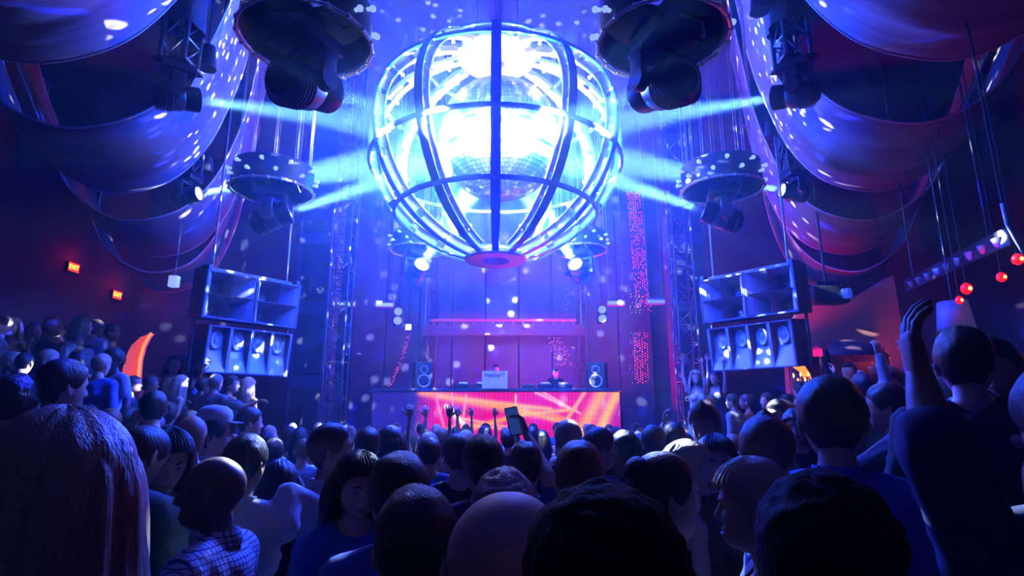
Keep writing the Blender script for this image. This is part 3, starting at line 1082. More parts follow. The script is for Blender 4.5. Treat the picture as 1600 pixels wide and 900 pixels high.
    # --- hair
    if hair and hair != 'bald':
        hb = MB()
        nu, nv = {0: (36, 26), 1: (56, 44), 2: (96, 70)}[detail]
        lons, lats = head_grid(nu, nv)
        vs, keep = [], []
        th = {'buzz': 0.004, 'short': 0.015, 'long': 0.020, 'bun': 0.012, 'bob': 0.022, 'quiff': 0.020, 'curly': 0.026}[hair]
        for la in lats:
            for lo in lons:
                x, y, z = head_point(lo, la, wide, fem)
                al = abs(lo)
                # hairline height round the head
                if al < 0.75: hl = 0.066 - 0.010 * (al / 0.75) ** 2
                elif al < 1.35: hl = 0.056 - 0.055 * sstep(0.75, 1.35, al)
                elif al < 1.75: hl = 0.001 - 0.012 * sstep(1.35, 1.75, al)
                else: hl = -0.011 - 0.062 * sstep(1.75, 2.5, al)
                if hair in ('long', 'bob') and al > 1.1: hl = 0.03 - 0.12 * sstep(1.1, 1.7, al)
                m = sstep(hl - 0.006, hl + 0.018, z)
                keep.append(z > hl - 0.007)
                nn = mnoise.noise(Vector((x * 60 + seed * 3, y * 30, z * 30))) * 0.35 + mnoise.noise(Vector((x * 18 + seed, y * 18, z * 18))) * 0.5
                if hair == 'curly': nn = mnoise.noise(Vector((x * 55, y * 55, z * 55 + seed))) * 0.45 + mnoise.noise(Vector((x * 16, y * 16, z * 16 + seed))) * 0.5
                t_ = th * (0.8 + 0.55 * nn) * (0.35 + 0.65 * m)
                if hair in ('quiff',): t_ += 0.022 * G(al, 0.8) * sstep(0.06, 0.11, z)
                if hair in ('short', 'quiff', 'bun'):
                    t_ = t_ * (0.25 + 0.75 * sstep(-0.03, 0.065, z)) + 0.007 * sstep(0.04, 0.11, z)
                if hair == 'long' or hair == 'bob':
                    t_ = th * (1 + 0.25 * nn) + 0.010 * sstep(-0.02, 0.09, z)
                    t_ += 0.003 * math.cos(lo * 34 + 3 * nn)
                    t_ *= 0.15 + 0.85 * sstep(0.0, 0.04, z)
                r = math.sqrt(x * x + y * y + z * z) or 1
                k = (r * (0.985 + 0.02 * m) + t_) / r
                vs.append((x * k, y * k, z * k))
        fs = grid_faces(nu, nv, keep)
        t = len(vs)
        x, y, z = head_point(0, PI / 2, wide, fem)
        vs.append((x, y, z + th * 1.1)); keep.append(True)
        for i in range(nu):
            fs.append((t, (nv - 1) * nu + i, (nv - 1) * nu + (i + 1) % nu))
        used = sorted({i for f in fs for i in f}); mp = {u: i for i, u in enumerate(used)}
        hb.add([vs[u] for u in used], [[mp[i] for i in f] for f in fs], HM)
        if hair == 'bun':
            hb.sphere(HM @ Vector((0, -0.075, 0.085)), 0.045, 16, 12, (1, 0.9, 0.9))
        if hair in ('long', 'bob'):
            n, m = (60, 26) if detail == 2 else (36, 16)
            L = hair_len
            vs = []
            for lay in (0, 1):
                for k in range(m):
                    s_ = k / (m - 1)
                    z = 0.100 - (L + 0.100) * s_
                    zt_ = max(0.0, z)
                    dome = math.sqrt(max(0.05, 1 - (zt_ / 0.124) ** 2))
                    for i in range(n):
                        a0_ = 62 if hair == 'long' else 84
                        a = R(a0_) + R(360 - 2 * a0_) * i / (n - 1)
                        wav = mnoise.noise(Vector((a * 7 + seed, s_ * 1.2, 3.1))) * 0.022 * (0.2 + 0.8 * min(1, s_ * 3)) + mnoise.noise(Vector((a * 22 + seed, s_ * 2.0, 1.1))) * 0.006
                        rx = 0.079 * dome + 0.022 + 0.022 * sstep(0.0, 0.6, s_) + 0.02 * s_ * (L / 0.4) + wav
                        ry = 0.101 * dome + 0.022 + 0.012 * sstep(0, 0.5, s_) + 0.02 * s_ + wav
                        ry *= (1 - 0.12 * sstep(0.35, 0.9, s_))
                        rx *= wide
                        if lay: rx -= 0.022; ry -= 0.022
                        zz = z + 0.02 * mnoise.noise(Vector((a * 9, 2.2, seed))) * s_
                        vs.append((rx * math.sin(a), ry * math.cos(a) - 0.006, zz))
            fs = []
            for lay in (0, 1):
                o_ = lay * n * m
                for k in range(m - 1):
                    for i in range(n - 1):
                        fs.append((o_ + k * n + i, o_ + k * n + i + 1, o_ + (k + 1) * n + i + 1, o_ + (k + 1) * n + i))
            q = n * m
            for k in range(m - 1):
                fs.append((k * n, (k + 1) * n, q + (k + 1) * n, q + k * n))
                fs.append((k * n + n - 1, q + k * n + n - 1, q + (k + 1) * n + n - 1, (k + 1) * n + n - 1))
            for i in range(n - 1):
                fs.append(((m - 1) * n + i, (m - 1) * n + i + 1, q + (m - 1) * n + i + 1, q + (m - 1) * n + i))
            hb.add(vs, fs, HM)
        hb.build('hair', hair_m, body, smooth=True)
    if beard is not None:
        nu, nv = (84, 66) if detail == 2 else (48, 40)
        lons, lats = head_grid(nu, nv)
        vs, keep = [], []
        for la in lats:
            for lo in lons:
                x, y, z = head_point(lo, la, wide, fem)
                al = abs(lo)
                on = al < 1.75 and z < -0.044 - 0.02 * G(al, 0.3) + 0.045 * sstep(0.5, 1.5, al) and not (abs(x) < 0.024 and -0.079 < z < -0.053)
                keep.append(on)
                r = math.sqrt(x * x + y * y + z * z); k = (r + 0.0035) / r
                vs.append((x * k, y * k, z * k))
        fs = grid_faces(nu, nv, keep)
        used = sorted({i for f in fs for i in f}); mp = {u: i for i, u in enumerate(used)}
        MB().add([vs[u] for u in used], [[mp[i] for i in f] for f in fs], HM).build('beard', beard, body, smooth=True)
    if face and detail >= 1:
        for s in (-1, 1):
            ey = MB().sphere(HM @ Vector((s * 0.031, 0.0710, 0.0050)), 0.0122, 12, 8).build('eye', EYE, body, smooth=True)
            MB().sphere(HM @ Vector((s * 0.031, 0.0785, 0.0050)), 0.0055, 8, 6).build('iris', IRIS, ey, smooth=True)
            pts = [HM @ Vector((s * (0.016 + 0.034 * u), head_point(0.2 + 0.36 * u, 0.18)[1] + 0.002 - 0.001 * u, 0.0245 + 0.006 * math.sin(PI * u * 0.8))) for u in (0, 0.3, 0.6, 1)]
            MB().tube(pts, [0.0022, 0.0034, 0.0032, 0.0015], 6).build('eyebrow', hair_m or HAIR_D, body, smooth=True)
        lp = MB()
        for z0, r0 in ((-0.0590, 0.0040), (-0.0700, 0.0050)):
            pts = []
            for u in (-1, -0.6, -0.25, 0, 0.25, 0.6, 1):
                xx = u * (0.023 if not smile else 0.028)
                yy = max(head_point(math.asin(max(-1, min(1, xx / 0.075))), math.asin(z0 / 0.118))[1], 0) - 0.0030
                zz = z0 + (0.0065 if smile else 0.0) * u * u + (0.004 * u * u * (-1 if z0 > -0.065 else 1))
                pts.append(HM @ Vector((xx, yy, zz)))
            lp.tube(pts, [0.001, r0 * 0.75, r0, r0 * 0.95, r0, r0 * 0.75, 0.001], 8)
        if smile:
            pts = [HM @ Vector((u * 0.019, head_point(math.asin(u * 0.019 / 0.075), math.asin(-0.0645 / 0.118))[1] + 0.0015, -0.0645 + 0.004 * u * u)) for u in (-1, -0.5, 0, 0.5, 1)]
            MB().tube(pts, [0.001, 0.0045, 0.005, 0.0045, 0.001], 8).build('teeth', TEETH, body, smooth=True)
        lp.build('lips', LIP, body, smooth=True)
    if glasses:
        gl = MB()
        for s in (-1, 1):
            pts = [HM @ Vector((s * 0.033 + 0.026 * math.cos(a), 0.101, 0.004 + 0.019 * math.sin(a))) for a in [2 * PI * i / 16 for i in range(16)]]
            gl.tube(pts, 0.0018, 6, closed=True)
            gl.tube([HM @ Vector((s * 0.059, 0.10, 0.008)), HM @ Vector((s * 0.080, 0.05, 0.008)), HM @ Vector((s * 0.082, -0.01, 0.006))], 0.0018, 6)
        gl.tube([HM @ Vector((-0.008, 0.104, 0.008)), HM @ Vector((0.008, 0.104, 0.008))], 0.0018, 6)
        gl.build('glasses', BLACK, body)
    body['_hm'] = [c for r_ in HM for c in r_]
    return body, HM, ap


def smat(name, c, **k):
    m = mat(name, c, k.pop('rough', 0.85), bump=k.pop('bump', 0.25), bscale=k.pop('bscale', 14), var=k.pop('var', 0.12), **k)
    return m


def hairmat(name, c):
    m = bpy.data.materials.new(name)
    m.use_nodes = True
    nt = m.node_tree
    b = nt.nodes['Principled BSDF']
    b.inputs['Roughness'].default_value = 0.42
    tc = nt.nodes.new('ShaderNodeTexCoord'); mp = nt.nodes.new('ShaderNodeMapping')
    mp.inputs['Scale'].default_value = (90, 90, 5)
    n = nt.nodes.new('ShaderNodeTexNoise'); n.inputs['Scale'].default_value = 2.0; n.inputs['Detail'].default_value = 4
    mx = nt.nodes.new('ShaderNodeMix'); mx.data_type = 'RGBA'
    mx.inputs[6].default_value = (*[v * 0.6 for v in c], 1); mx.inputs[7].default_value = (*[min(1, v * 1.25) for v in c], 1)
    bp = nt.nodes.new('ShaderNodeBump'); bp.inputs['Strength'].default_value = 0.6; bp.inputs['Distance'].default_value = 0.01
    L = nt.links.new
    L(tc.outputs['Object'], mp.inputs[0]); L(mp.outputs[0], n.inputs['Vector']); L(n.outputs[0], mx.inputs[0])
    L(mx.outputs[2], b.inputs['Base Color']); L(n.outputs[0], bp.inputs['Height']); L(bp.outputs[0], b.inputs['Normal'])
    return m


EYE = mat('eye', (0.5, 0.48, 0.46), 0.2)
IRIS = mat('iris', (0.02, 0.015, 0.01), 0.15)
LIP = mat('lips', (0.42, 0.16, 0.15), 0.45)
TEETH = mat('teeth', (0.85, 0.83, 0.8), 0.3)
SKIN_L = mat('skin_light', (0.62, 0.40, 0.31), 0.5, var=0.06, vscale=20, bump=0.03, bscale=120)
SKIN_M = mat('skin_tan', (0.42, 0.25, 0.17), 0.5, var=0.06, vscale=20, bump=0.03, bscale=120)
SKIN_D = mat('skin_dark', (0.15, 0.085, 0.06), 0.42, var=0.06, vscale=20, bump=0.03, bscale=120)
HAIR_D = hairmat('hair_black', (0.018, 0.014, 0.014))
HAIR_B = hairmat('hair_brown', (0.06, 0.035, 0.022))
HAIR_C = hairmat('hair_chestnut', (0.13, 0.065, 0.03))
HAIR_Y = hairmat('hair_blonde', (0.46, 0.34, 0.24))
HAIR_K = hairmat('hair_deep_black', (0.006, 0.005, 0.006))
HAIR_K.node_tree.nodes['Principled BSDF'].inputs['Roughness'].default_value = 0.8
HAIR_K.node_tree.nodes['Principled BSDF'].inputs['Specular IOR Level'].default_value = 0.15
HAIR_G = hairmat('hair_grey', (0.32, 0.31, 0.32))
C_WHITE = smat('white_cotton', (0.80, 0.80, 0.82))
C_PALE = smat('pale_blue_cotton', (0.38, 0.50, 0.72))
C_BLUE = smat('blue_cotton', (0.06, 0.13, 0.50))
C_NAVY = smat('navy_cloth', (0.02, 0.03, 0.10))
C_BLACK = smat('black_cloth', (0.012, 0.012, 0.016))
C_GREY = smat('grey_cloth', (0.20, 0.20, 0.22))
C_RED = smat('wine_cloth', (0.22, 0.03, 0.05))
C_TEAL = smat('dark_teal_cloth', (0.02, 0.05, 0.08))
C_JEAN = smat('denim', (0.04, 0.06, 0.14))
C_SILVER = mat('silver_satin', (0.62, 0.62, 0.68), 0.25, 0.3, bump=0.4, bscale=18)


def check_cloth():
    m = bpy.data.materials.new('checked_cotton'); m.use_nodes = True
    nt = m.node_tree; b = nt.nodes['Principled BSDF']; b.inputs['Roughness'].default_value = 0.85
    tc = nt.nodes.new('ShaderNodeTexCoord')
    sp = nt.nodes.new('ShaderNodeSeparateXYZ')
    L = nt.links.new
    L(tc.outputs['Object'], sp.inputs[0])
    def line(sock, per):
        a = nt.nodes.new('ShaderNodeMath'); a.operation = 'MULTIPLY'; a.inputs[1].default_value = 1 / per
        f = nt.nodes.new('ShaderNodeMath'); f.operation = 'FRACT'
        c = nt.nodes.new('ShaderNodeMath'); c.operation = 'LESS_THAN'; c.inputs[1].default_value = 0.22
        L(sock, a.inputs[0]); L(a.outputs[0], f.inputs[0]); L(f.outputs[0], c.inputs[0]); return c.outputs[0]
    mx = nt.nodes.new('ShaderNodeMath'); mx.operation = 'MAXIMUM'
    L(line(sp.outputs[0], 0.019), mx.inputs[0]); L(line(sp.outputs[2], 0.019), mx.inputs[1])
    cm = nt.nodes.new('ShaderNodeMix'); cm.data_type = 'RGBA'
    cm.inputs[6].default_value = (0.80, 0.82, 0.86, 1); cm.inputs[7].default_value = (0.08, 0.12, 0.28, 1)
    L(mx.outputs[0], cm.inputs[0]); L(cm.outputs[2], b.inputs['Base Color'])
    return m
C_CHECK = check_cloth()
def lettering(text, size, off, parent, loc, m):
    cu = bpy.data.curves.new('lettering', 'FONT'); cu.body = text; cu.size = size; cu.align_x = 'CENTER'; cu.align_y = 'CENTER'; cu.extrude = 0.001; cu.offset = off
    tmp = bpy.data.objects.new('tmp', cu); COL.objects.link(tmp)
    dg = bpy.context.evaluated_depsgraph_get(); dg.update()
    me = bpy.data.meshes.new_from_object(tmp.evaluated_get(dg))
    bpy.data.objects.remove(tmp)
    me.materials.clear(); me.materials.append(m); me.name = 'lettering'
    o = bpy.data.objects.new('lettering', me); COL.objects.link(o); o.parent = parent
    o.location = loc; o.rotation_euler = (R(90), 0, 0)
    return o


# ------------------------------------------------------------------ loudspeaker stacks
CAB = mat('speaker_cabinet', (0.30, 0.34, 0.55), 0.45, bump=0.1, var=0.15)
CABE = mat('speaker_edge', (0.05, 0.06, 0.12), 0.5)
DARKIN = mat('horn_throat', (0.02, 0.02, 0.03), 0.6)
CONE = mat('driver_cone', (0.55, 0.58, 0.7), 0.3, 0.3)


def horn_box(c, W, H, D, yaw, pitch, label, group, nx=2, nz=2):
    """square mid-horn cabinet: a grid of flared horn mouths, each with a driver in its throat. Front faces -Y"""
    t = thing('horn_loudspeaker', label, 'loudspeaker', c, rot=(R(pitch), 0, yaw), group=group)
    sh = MB()
    e = 0.025
    sh.box((0, D / 2, H / 2 - e / 2), (W, D, e)).box((0, D / 2, -H / 2 + e / 2), (W, D, e))
    sh.box((-W / 2 + e / 2, D / 2, 0), (e, D, H - 2 * e)).box((W / 2 - e / 2, D / 2, 0), (e, D, H - 2 * e))
    sh.box((0, D - e / 2, 0), (W - 2 * e, e, H - 2 * e))
    sh.build('cabinet', CABE, t)
    cw, ch = (W - 2 * e) / nx, (H - 2 * e) / nz
    for i in range(nx):
        for k in range(nz):
            x0 = -W / 2 + e + cw * i; z0 = -H / 2 + e + ch * k
            sx = 1 if (i == 0) else -1
            cx_, cz_ = x0 + cw * (0.5 + 0.22 * sx), z0 + ch * (0.5 - 0.12)
            tw, th = cw * 0.20, ch * 0.26
            m = MB()
            a = [(x0 + .004, 0, z0 + .004), (x0 + cw - .004, 0, z0 + .004), (x0 + cw - .004, 0, z0 + ch - .004), (x0 + .004, 0, z0 + ch - .004)]
            b = [(cx_ - tw, D * 0.75, cz_ - th), (cx_ + tw, D * 0.75, cz_ - th), (cx_ + tw, D * 0.75, cz_ + th), (cx_ - tw, D * 0.75, cz_ + th)]
            vs = []
            n = 6
            for s in range(n + 1):
                u = s / n
                for p, q in zip(a, b):
                    w = u ** 0.7
                    vs.append(tuple(p[d] * (1 - w) + q[d] * w if d != 1 else D * 0.75 * u for d in range(3)))
            fs = [(4 * s + j, 4 * s + (j + 1) % 4, 4 * s + 4 + (j + 1) % 4, 4 * s + 4 + j) for s in range(n) for j in range(4)]
            fs.append(tuple(4 * n + j for j in range(4)))
            m.add(vs, fs)
            h = m.build('horn', CAB, t)
            MB().lathe([(0, 0.0), (0.02, 0.005), (0.035, -0.02), (0.05, -0.03), (0.055, -0.02), (0.05, 0.0)], 18, Matrix.Translation((cx_, D * 0.72, cz_)) @ Matrix.Rotation(R(90), 4, 'X')).build('driver', CONE, h, smooth=True)
    return t


def bass_box(c, W, H, D, yaw, pitch, label, group, n=4):
    t = thing('bass_loudspeaker', label, 'loudspeaker', c, rot=(R(pitch), 0, yaw), group=group)
    e = 0.022
    MB().box((0, D / 2, H / 2 - e / 2), (W, D, e)).box((0, D / 2, -H / 2 + e / 2), (W, D, e)).box((-W / 2 + e / 2, D / 2, 0), (e, D, H - 2 * e)).box((W / 2 - e / 2, D / 2, 0), (e, D, H - 2 * e)).box((0, D - e / 2, 0), (W - 2 * e, e, H - 2 * e)).build('cabinet', CABE, t)
    cw = (W - 2 * e) / n
    for i in range(n):
        x0 = -W / 2 + e + cw * i
        pn = MB()
        pn.box((x0 + cw / 2, 0.16, 0), (cw, 0.02, H - 2 * e))
        pn.box((x0 + 0.012, 0.075, 0), (0.02, 0.15, H - 2 * e)).box((x0 + cw - 0.012, 0.075, 0), (0.02, 0.15, H - 2 * e))
        # folded mouth ramps
        pn.add([(x0 + .02, 0.0, -H / 2 + e), (x0 + cw - .02, 0.0, -H / 2 + e), (x0 + cw - .02, 0.15, -H * 0.02), (x0 + .02, 0.15, -H * 0.02), (x0 + .02, 0.15, -H / 2 + e), (x0 + cw - .02, 0.15, -H / 2 + e)], [(0, 1, 2, 3), (0, 3, 4), (1, 5, 2), (0, 4, 5, 1)])
        pan = pn.build('bay', CAB, t)
        M = Matrix.Translation((x0 + cw / 2, 0.15, H * 0.20)) @ Matrix.Rotation(R(90), 4, 'X') @ Matrix.Diagonal((0.8, 1.35, 1, 1))
        MB().lathe([(0, 0.03), (0.03, 0.035), (0.045, 0.0), (0.085, 0.035), (0.1, 0.045), (0.11, 0.03), (0.11, 0.0)], 22, M).build('driver', CONE, pan, smooth=True)
        MB().lathe([(0, 0.02), (0.02, 0.025), (0.03, 0.0), (0.055, 0.03), (0.06, 0.0)], 18, Matrix.Translation((x0 + cw / 2, 0.12, -H * 0.22)) @ Matrix.Rotation(R(75), 4, 'X')).build('driver', CONE, pan, smooth=True)
    return t


for side, w in ((-1, 'left'), (1, 'right')):
    # near upper corner and far upper corner of the pair, as seen
    A = pix(324 if side < 0 else 1240, 420 if side < 0 else 413, 8.4)
    B_ = pix(470 if side < 0 else 1092, 447 if side < 0 else 438, 9.62)
    A.z = B_.z = (A.z + B_.z) / 2
    u = (B_ - A); Wt = u.length; u.normalize()
    if side < 0: yaw = math.atan2(u.y, u.x)
    else: yaw = math.atan2(-u.y, -u.x)
    H1 = 0.74
    up = Vector((0, 0, 1))
    grp = 'horn loudspeakers of the two stacks'
    for k, (f, wd) in enumerate(((0.25, 'outer'), (0.75, 'inner'))):
        c = A + u * Wt * f - up * (H1 / 2)
        horn_box(c, Wt / 2 - 0.012, H1, 0.5, yaw, 4, '%s of the two upper horn loudspeakers in the %s stack' % (wd, w), grp)
    c = A + u * Wt * 0.52 - up * (H1 + 0.10 + 0.36) + Vector((side * 0.03, 0.02, 0))
    bass_box(c, Wt * 0.88, 0.72, 0.55, yaw, 6, 'lower four-bay bass loudspeaker hung under the %s horn pair' % w, 'bass loudspeakers')
    fr = thing('speaker_frame', 'black flying frame and chains carrying the %s loudspeaker stack' % w, 'rigging frame', A + u * Wt * 0.5 + Vector((0, 0, 0.02)), rotz=yaw)
    MB().box((0, 0.2, 0.03), (Wt, 0.08, 0.06)).box((-Wt / 2 + .05, 0.25, 0.03), (0.06, 0.5, 0.06)).box((Wt / 2 - .05, 0.25, 0.03), (0.06, 0.5, 0.06)).build('frame', BLACK, fr)
    for sx in (-1, 1):
        MB().cyl((sx * Wt * 0.4, 0.2, 0.05), (sx * Wt * 0.4, 0.2, ZC - A.z - 0.02), 0.018, 8).build('chain', STEEL, fr)
        MB().box((sx * Wt * 0.49, 0.30, -H1 / 2 - 0.45), (0.03, 0.06, 1.5)).build('side_bar', BLACK, fr)

# ------------------------------------------------------------------ stage and booth
STG = mat('stage_black', (0.02, 0.02, 0.03), 0.6)
st = struct('trim_1', (-0.35, 15.3, 0.65), (8.5, 4.0, 1.3), STG)
booth = thing('dj_booth', 'wide dj booth fronted by a bright magenta and orange led screen', 'dj booth', (-0.36, 13.0, 0))
BW, BZ0, BZ1, BY = 5.55, 0.95, 2.28, 0.0
MB().box((0, 0.35, BZ0 / 2), (BW, 0.6, BZ0)).build('plinth', STG, booth)
MB().box((0, 0.38, BZ1 - 0.02), (BW + 0.1, 0.86, 0.06), bevel=0.01).build('worktop', mat('booth_top', (0.05, 0.05, 0.08), 0.35), booth)
MB().box((0, 0.12, (BZ0 + BZ1) / 2), (BW, 0.14, BZ1 - BZ0 - 0.06)).build('screen_case', STG, booth)
# the led screen: rows of square pixels, each with its own colour
NX, NZ = 168, 40
pw, ph = BW / NX, (BZ1 - BZ0 - 0.08) / NZ
streaks = [  # screen space 0..1 (x right, z up), width, colour
    ((0.20, 1.0), (0.66, 0.62), 0.030, (1.0, 0.24, 0.02)), ((0.26, 0.93), (0.72, 0.70), 0.016, (1.0, 0.32, 0.08)),
    ((0.25, 1.0), (0.30, 0.30), 0.010, (1.0, 0.15, 0.25)), ((0.32, 1.0), (0.34, 0.25), 0.008, (1.0, 0.2, 0.3)),
    ((0.38, 0.95), (0.36, 0.25), 0.008, (1.0, 0.3, 0.2)), ((0.33, 0.30), (0.62, 0.62), 0.018, (1.0, 0.28, 0.02)),
    ((0.28, 0.05), (0.42, 0.42), 0.026, (1.0, 0.2, 0.02)), ((0.40, 0.42), (0.66, 0.30), 0.010, (1.0, 0.3, 0.2)),
    ((0.35, 0.55), (0.60, 0.35), 0.009, (1.0, 0.3, 0.15)), ((0.55, 0.75), (0.82, 0.42), 0.022, (1.0, 0.28, 0.02)),
    ((0.60, 0.60), (0.82, 0.70), 0.014, (1.0, 0.32, 0.05)), ((0.66, 1.0), (0.80, 0.70), 0.010, (1.0, 0.35, 0.3)),
    ((0.69, 1.0), (0.84, 0.62), 0.008, (1.0, 0.35, 0.3)), ((0.93, 1.0), (0.82, 0.15), 0.050, (1.0, 0.26, 0.0)),
    ((0.99, 1.0), (0.90, 0.20), 0.038, (1.0, 0.34, 0.01)), ((0.86, 1.0), (0.75, 0.30), 0.014, (1.0, 0.3, 0.1)),
    ((0.72, 0.62), (0.90, 0.28), 0.020, (1.0, 0.2, 0.02)), ((0.20, 0.10), (0.33, 0.38), 0.02, (1.0, 0.25, 0.1)),
    ((0.58, 0.95), (0.58, 0.6), 0.008, (1.0, 0.4, 0.2)), ((0.30, 0.75), (0.37, 0.45), 0.018, (1.0, 0.75, 0.6))]
vs, fs, cols = [], [], []
rg = random.Random(11)
dots = [(rg.uniform(0.02, 0.98), rg.uniform(0.1, 0.9), rg.uniform(0.010, 0.018)) for _ in range(16)]
for i in range(NX):
    for k in range(NZ):
        u, v = (i + 0.5) / NX, (k + 0.5) / NZ
        x, z = -BW / 2 + pw * i, BZ0 + 0.01 + ph * k
        g = len(vs)
        a, b_ = pw * 0.16, ph * 0.10
        vs += [(x + a, 0, z + b_), (x + pw - a, 0, z + b_), (x + pw - a, 0, z + ph - b_), (x + a, 0, z + ph - b_)]
        fs.append((g, g + 1, g + 2, g + 3))
        t_ = sstep(0.18, 0.27, u) if False else max(0.0, min(1.0, (u - 0.17) / 0.10))
        c = np.array([0.02, 0.01, 0.25]) * (1 - t_) + np.array([0.85, 0.0, 0.20]) * t_
        if u > 0.9: c = c * (1 - (u - 0.9) * 7) + np.array([0.25, 0.0, 0.3]) * (u - 0.9) * 7
        c = c * (0.55 + 0.45 * math.sin(i * 1.7) ** 2)
        for (p, q, w, cc) in streaks:
            px_, pz_ = (u - p[0]) * 4.2, (v - p[1]); dx, dz = (q[0] - p[0]) * 4.2, q[1] - p[1]
            L_ = dx * dx + dz * dz
            s_ = max(0, min(1, (px_ * dx + pz_ * dz) / L_))
            d = math.hypot(px_ - dx * s_, pz_ - dz * s_)
            w2 = w * 2.0
            k_ = math.exp(-(d / w2) ** 2)
            c = c * (1 - k_) + np.array(cc) * k_ * 1.15
        cols.append((*[max(0, float(q)) for q in c], 1.0))
scr = MB().add(vs, fs).build('led_screen', None, booth)
ca = scr.data.color_attributes.new('pixels', 'FLOAT_COLOR', 'CORNER')
flat = []
for c in cols: flat += list(c) * 4
ca.data.foreach_set('color', flat)
lm = bpy.data.materials.new('led_pixels'); lm.use_nodes = True
_nt = lm.node_tree; _b = _nt.nodes['Principled BSDF']
_b.inputs['Base Color'].default_value = (0.02, 0.02, 0.02, 1)
_at = _nt.nodes.new('ShaderNodeVertexColor'); _at.layer_name = 'pixels'
_nt.links.new(_at.outputs['Color'], _b.inputs['Emission Color']); _b.inputs['Emission Strength'].default_value = 2.4
scr.data.materials.clear(); scr.data.materials.append(lm)

# desk gear on the worktop
TZ = BZ1 + 0.012
def dj_deck(x, lab, w=0.36):
    t = thing('dj_deck', lab, 'dj deck', (x, 13.36, TZ), group='dj decks on the booth')
    MB().box((0, 0, 0.055), (w, 0.40, 0.10), bevel=0.012).build('case', BLACK, t)
    MB().lathe([(0, 0.125), (0.12, 0.125), (0.135, 0.118), (0.14, 0.106), (0, 0.106)], 28, Matrix.Translation((0, -0.04, 0))).build('jog_wheel', STEEL, t, smooth=30)
    MB().add([(-0.1, 0.12, 0.107), (0.1, 0.12, 0.107), (0.1, 0.18, 0.17), (-0.1, 0.18, 0.17), (-0.1, 0.19, 0.107), (0.1, 0.19, 0.107)], [(0, 1, 2, 3), (2, 5, 4, 3), (0, 3, 4), (1, 5, 2), (0, 4, 5, 1)]).build('display', mat('deck_display', (0.02, 0.02, 0.02), 0.3, emit=(0.3, 0.5, 1.0), es=1.0), t)
for x, lab in ((-1.15, 'dj deck at the left end of the row on the booth'), (-0.72, 'second dj deck, left of the white sign'), (0.78, 'dj deck on the booth just right of the white sign'), (1.2, 'dj deck at the right end of the row on the booth')):
    dj_deck(x, lab)
mx_ = thing('dj_mixer', 'black dj mixer on the booth between the decks', 'mixer', (0.38, 13.36, TZ))
MB().box((0, 0, 0.05), (0.32, 0.4, 0.09), bevel=0.01).build('case', BLACK, mx_)
for i in range(4):
    for k in range(4):
        MB().cone((-0.105 + 0.07 * i, -0.1 + 0.07 * k, 0.095), (-0.105 + 0.07 * i, -0.1 + 0.07 * k, 0.118), 0.013, 0.010, 8).build('knob', STEEL, mx_)


def monitor(x, y, z, w, h, yaw, lab):
    t = thing('monitor_speaker', lab, 'loudspeaker', (x, y, z), yaw)
    MB().box((0, 0, h / 2), (w, 0.4, h), bevel=0.02).build('cabinet', BLACK, t)
    for zz, r in ((0.3 * h, w * 0.36), (0.72 * h, w * 0.22)):
        MB().lathe([(0, -0.03), (r * 0.3, -0.02), (r * 0.35, -0.05), (r * 0.85, 0.0), (r, 0.015), (r * 1.02, 0)], 22, Matrix.Translation((0, -0.205, zz)) @ Matrix.Rotation(R(90), 4, 'X')).build('driver', CONE, t, smooth=True)
monitor(-2.1, 13.45, TZ, 0.42, 0.62, R(20), 'black monitor loudspeaker on the left end of the booth')
monitor(2.0, 13.45, TZ, 0.42, 0.62, R(-20), 'black monitor loudspeaker on the right end of the booth')

# white sign held up by the dj, with handwriting
sgp = pix(773, 597, 13.02)
sg = thing('paper_sign', 'small white paper sign with purple handwriting propped on the booth', 'sign', (sgp.x, 13.02, TZ), rot=(R(-8), 0, 0))
MB().box((0, 0, 0.20), (0.58, 0.006, 0.40)).build('sheet', mat('sign_paper', (0.9, 0.9, 0.92), 0.6), sg)
lettering('heelay??', 0.145, 0.0015, sg, (0, -0.0052, 0.305), mat('sign_ink', (0.06, 0.0, 0.10), 0.6))

# back of the stage: balcony rail, dark panels, tall columns
PANEL = mat('stage_panel', (0.05, 0.05, 0.11), 0.35, var=0.3, vscale=2)
bk = thing('stage_backdrop', 'tall panelled backdrop behind the dj booth, blue above and violet below', 'backdrop', (-0.3, 17.0, 0))
for i in range(9):
    MB().box((-4.0 + i * 1.0, 0, 4.6), (0.96, 0.08, 6.6), bevel=0.01).build('panel', PANEL, bk)
br = thing('balcony_rail', 'pale horizontal balcony rail across the back of the stage', 'railing', (-0.25, 16.2, 4.2))
MB().box((0, 0, 0.16), (4.2, 0.10, 0.08), bevel=0.01).build('top_rail', GREY, br)
MB().box((0, 0.02, -0.12), (4.6, 0.16, 0.30)).build('fascia', PANEL, br)
for i in range(15):
    MB().cyl((-2.0 + i * 0.286, 0, 0.02), (-2.0 + i * 0.286, 0, 0.14), 0.012, 6).build('baluster', STEEL, br)
for sx in (-1, 1):
    MB().cyl((sx * 2.25, 0.05, 0.02), (sx * 2.25, 0.05, ZC - 4.2), 0.02, 8).build('hanger', STEEL, br)

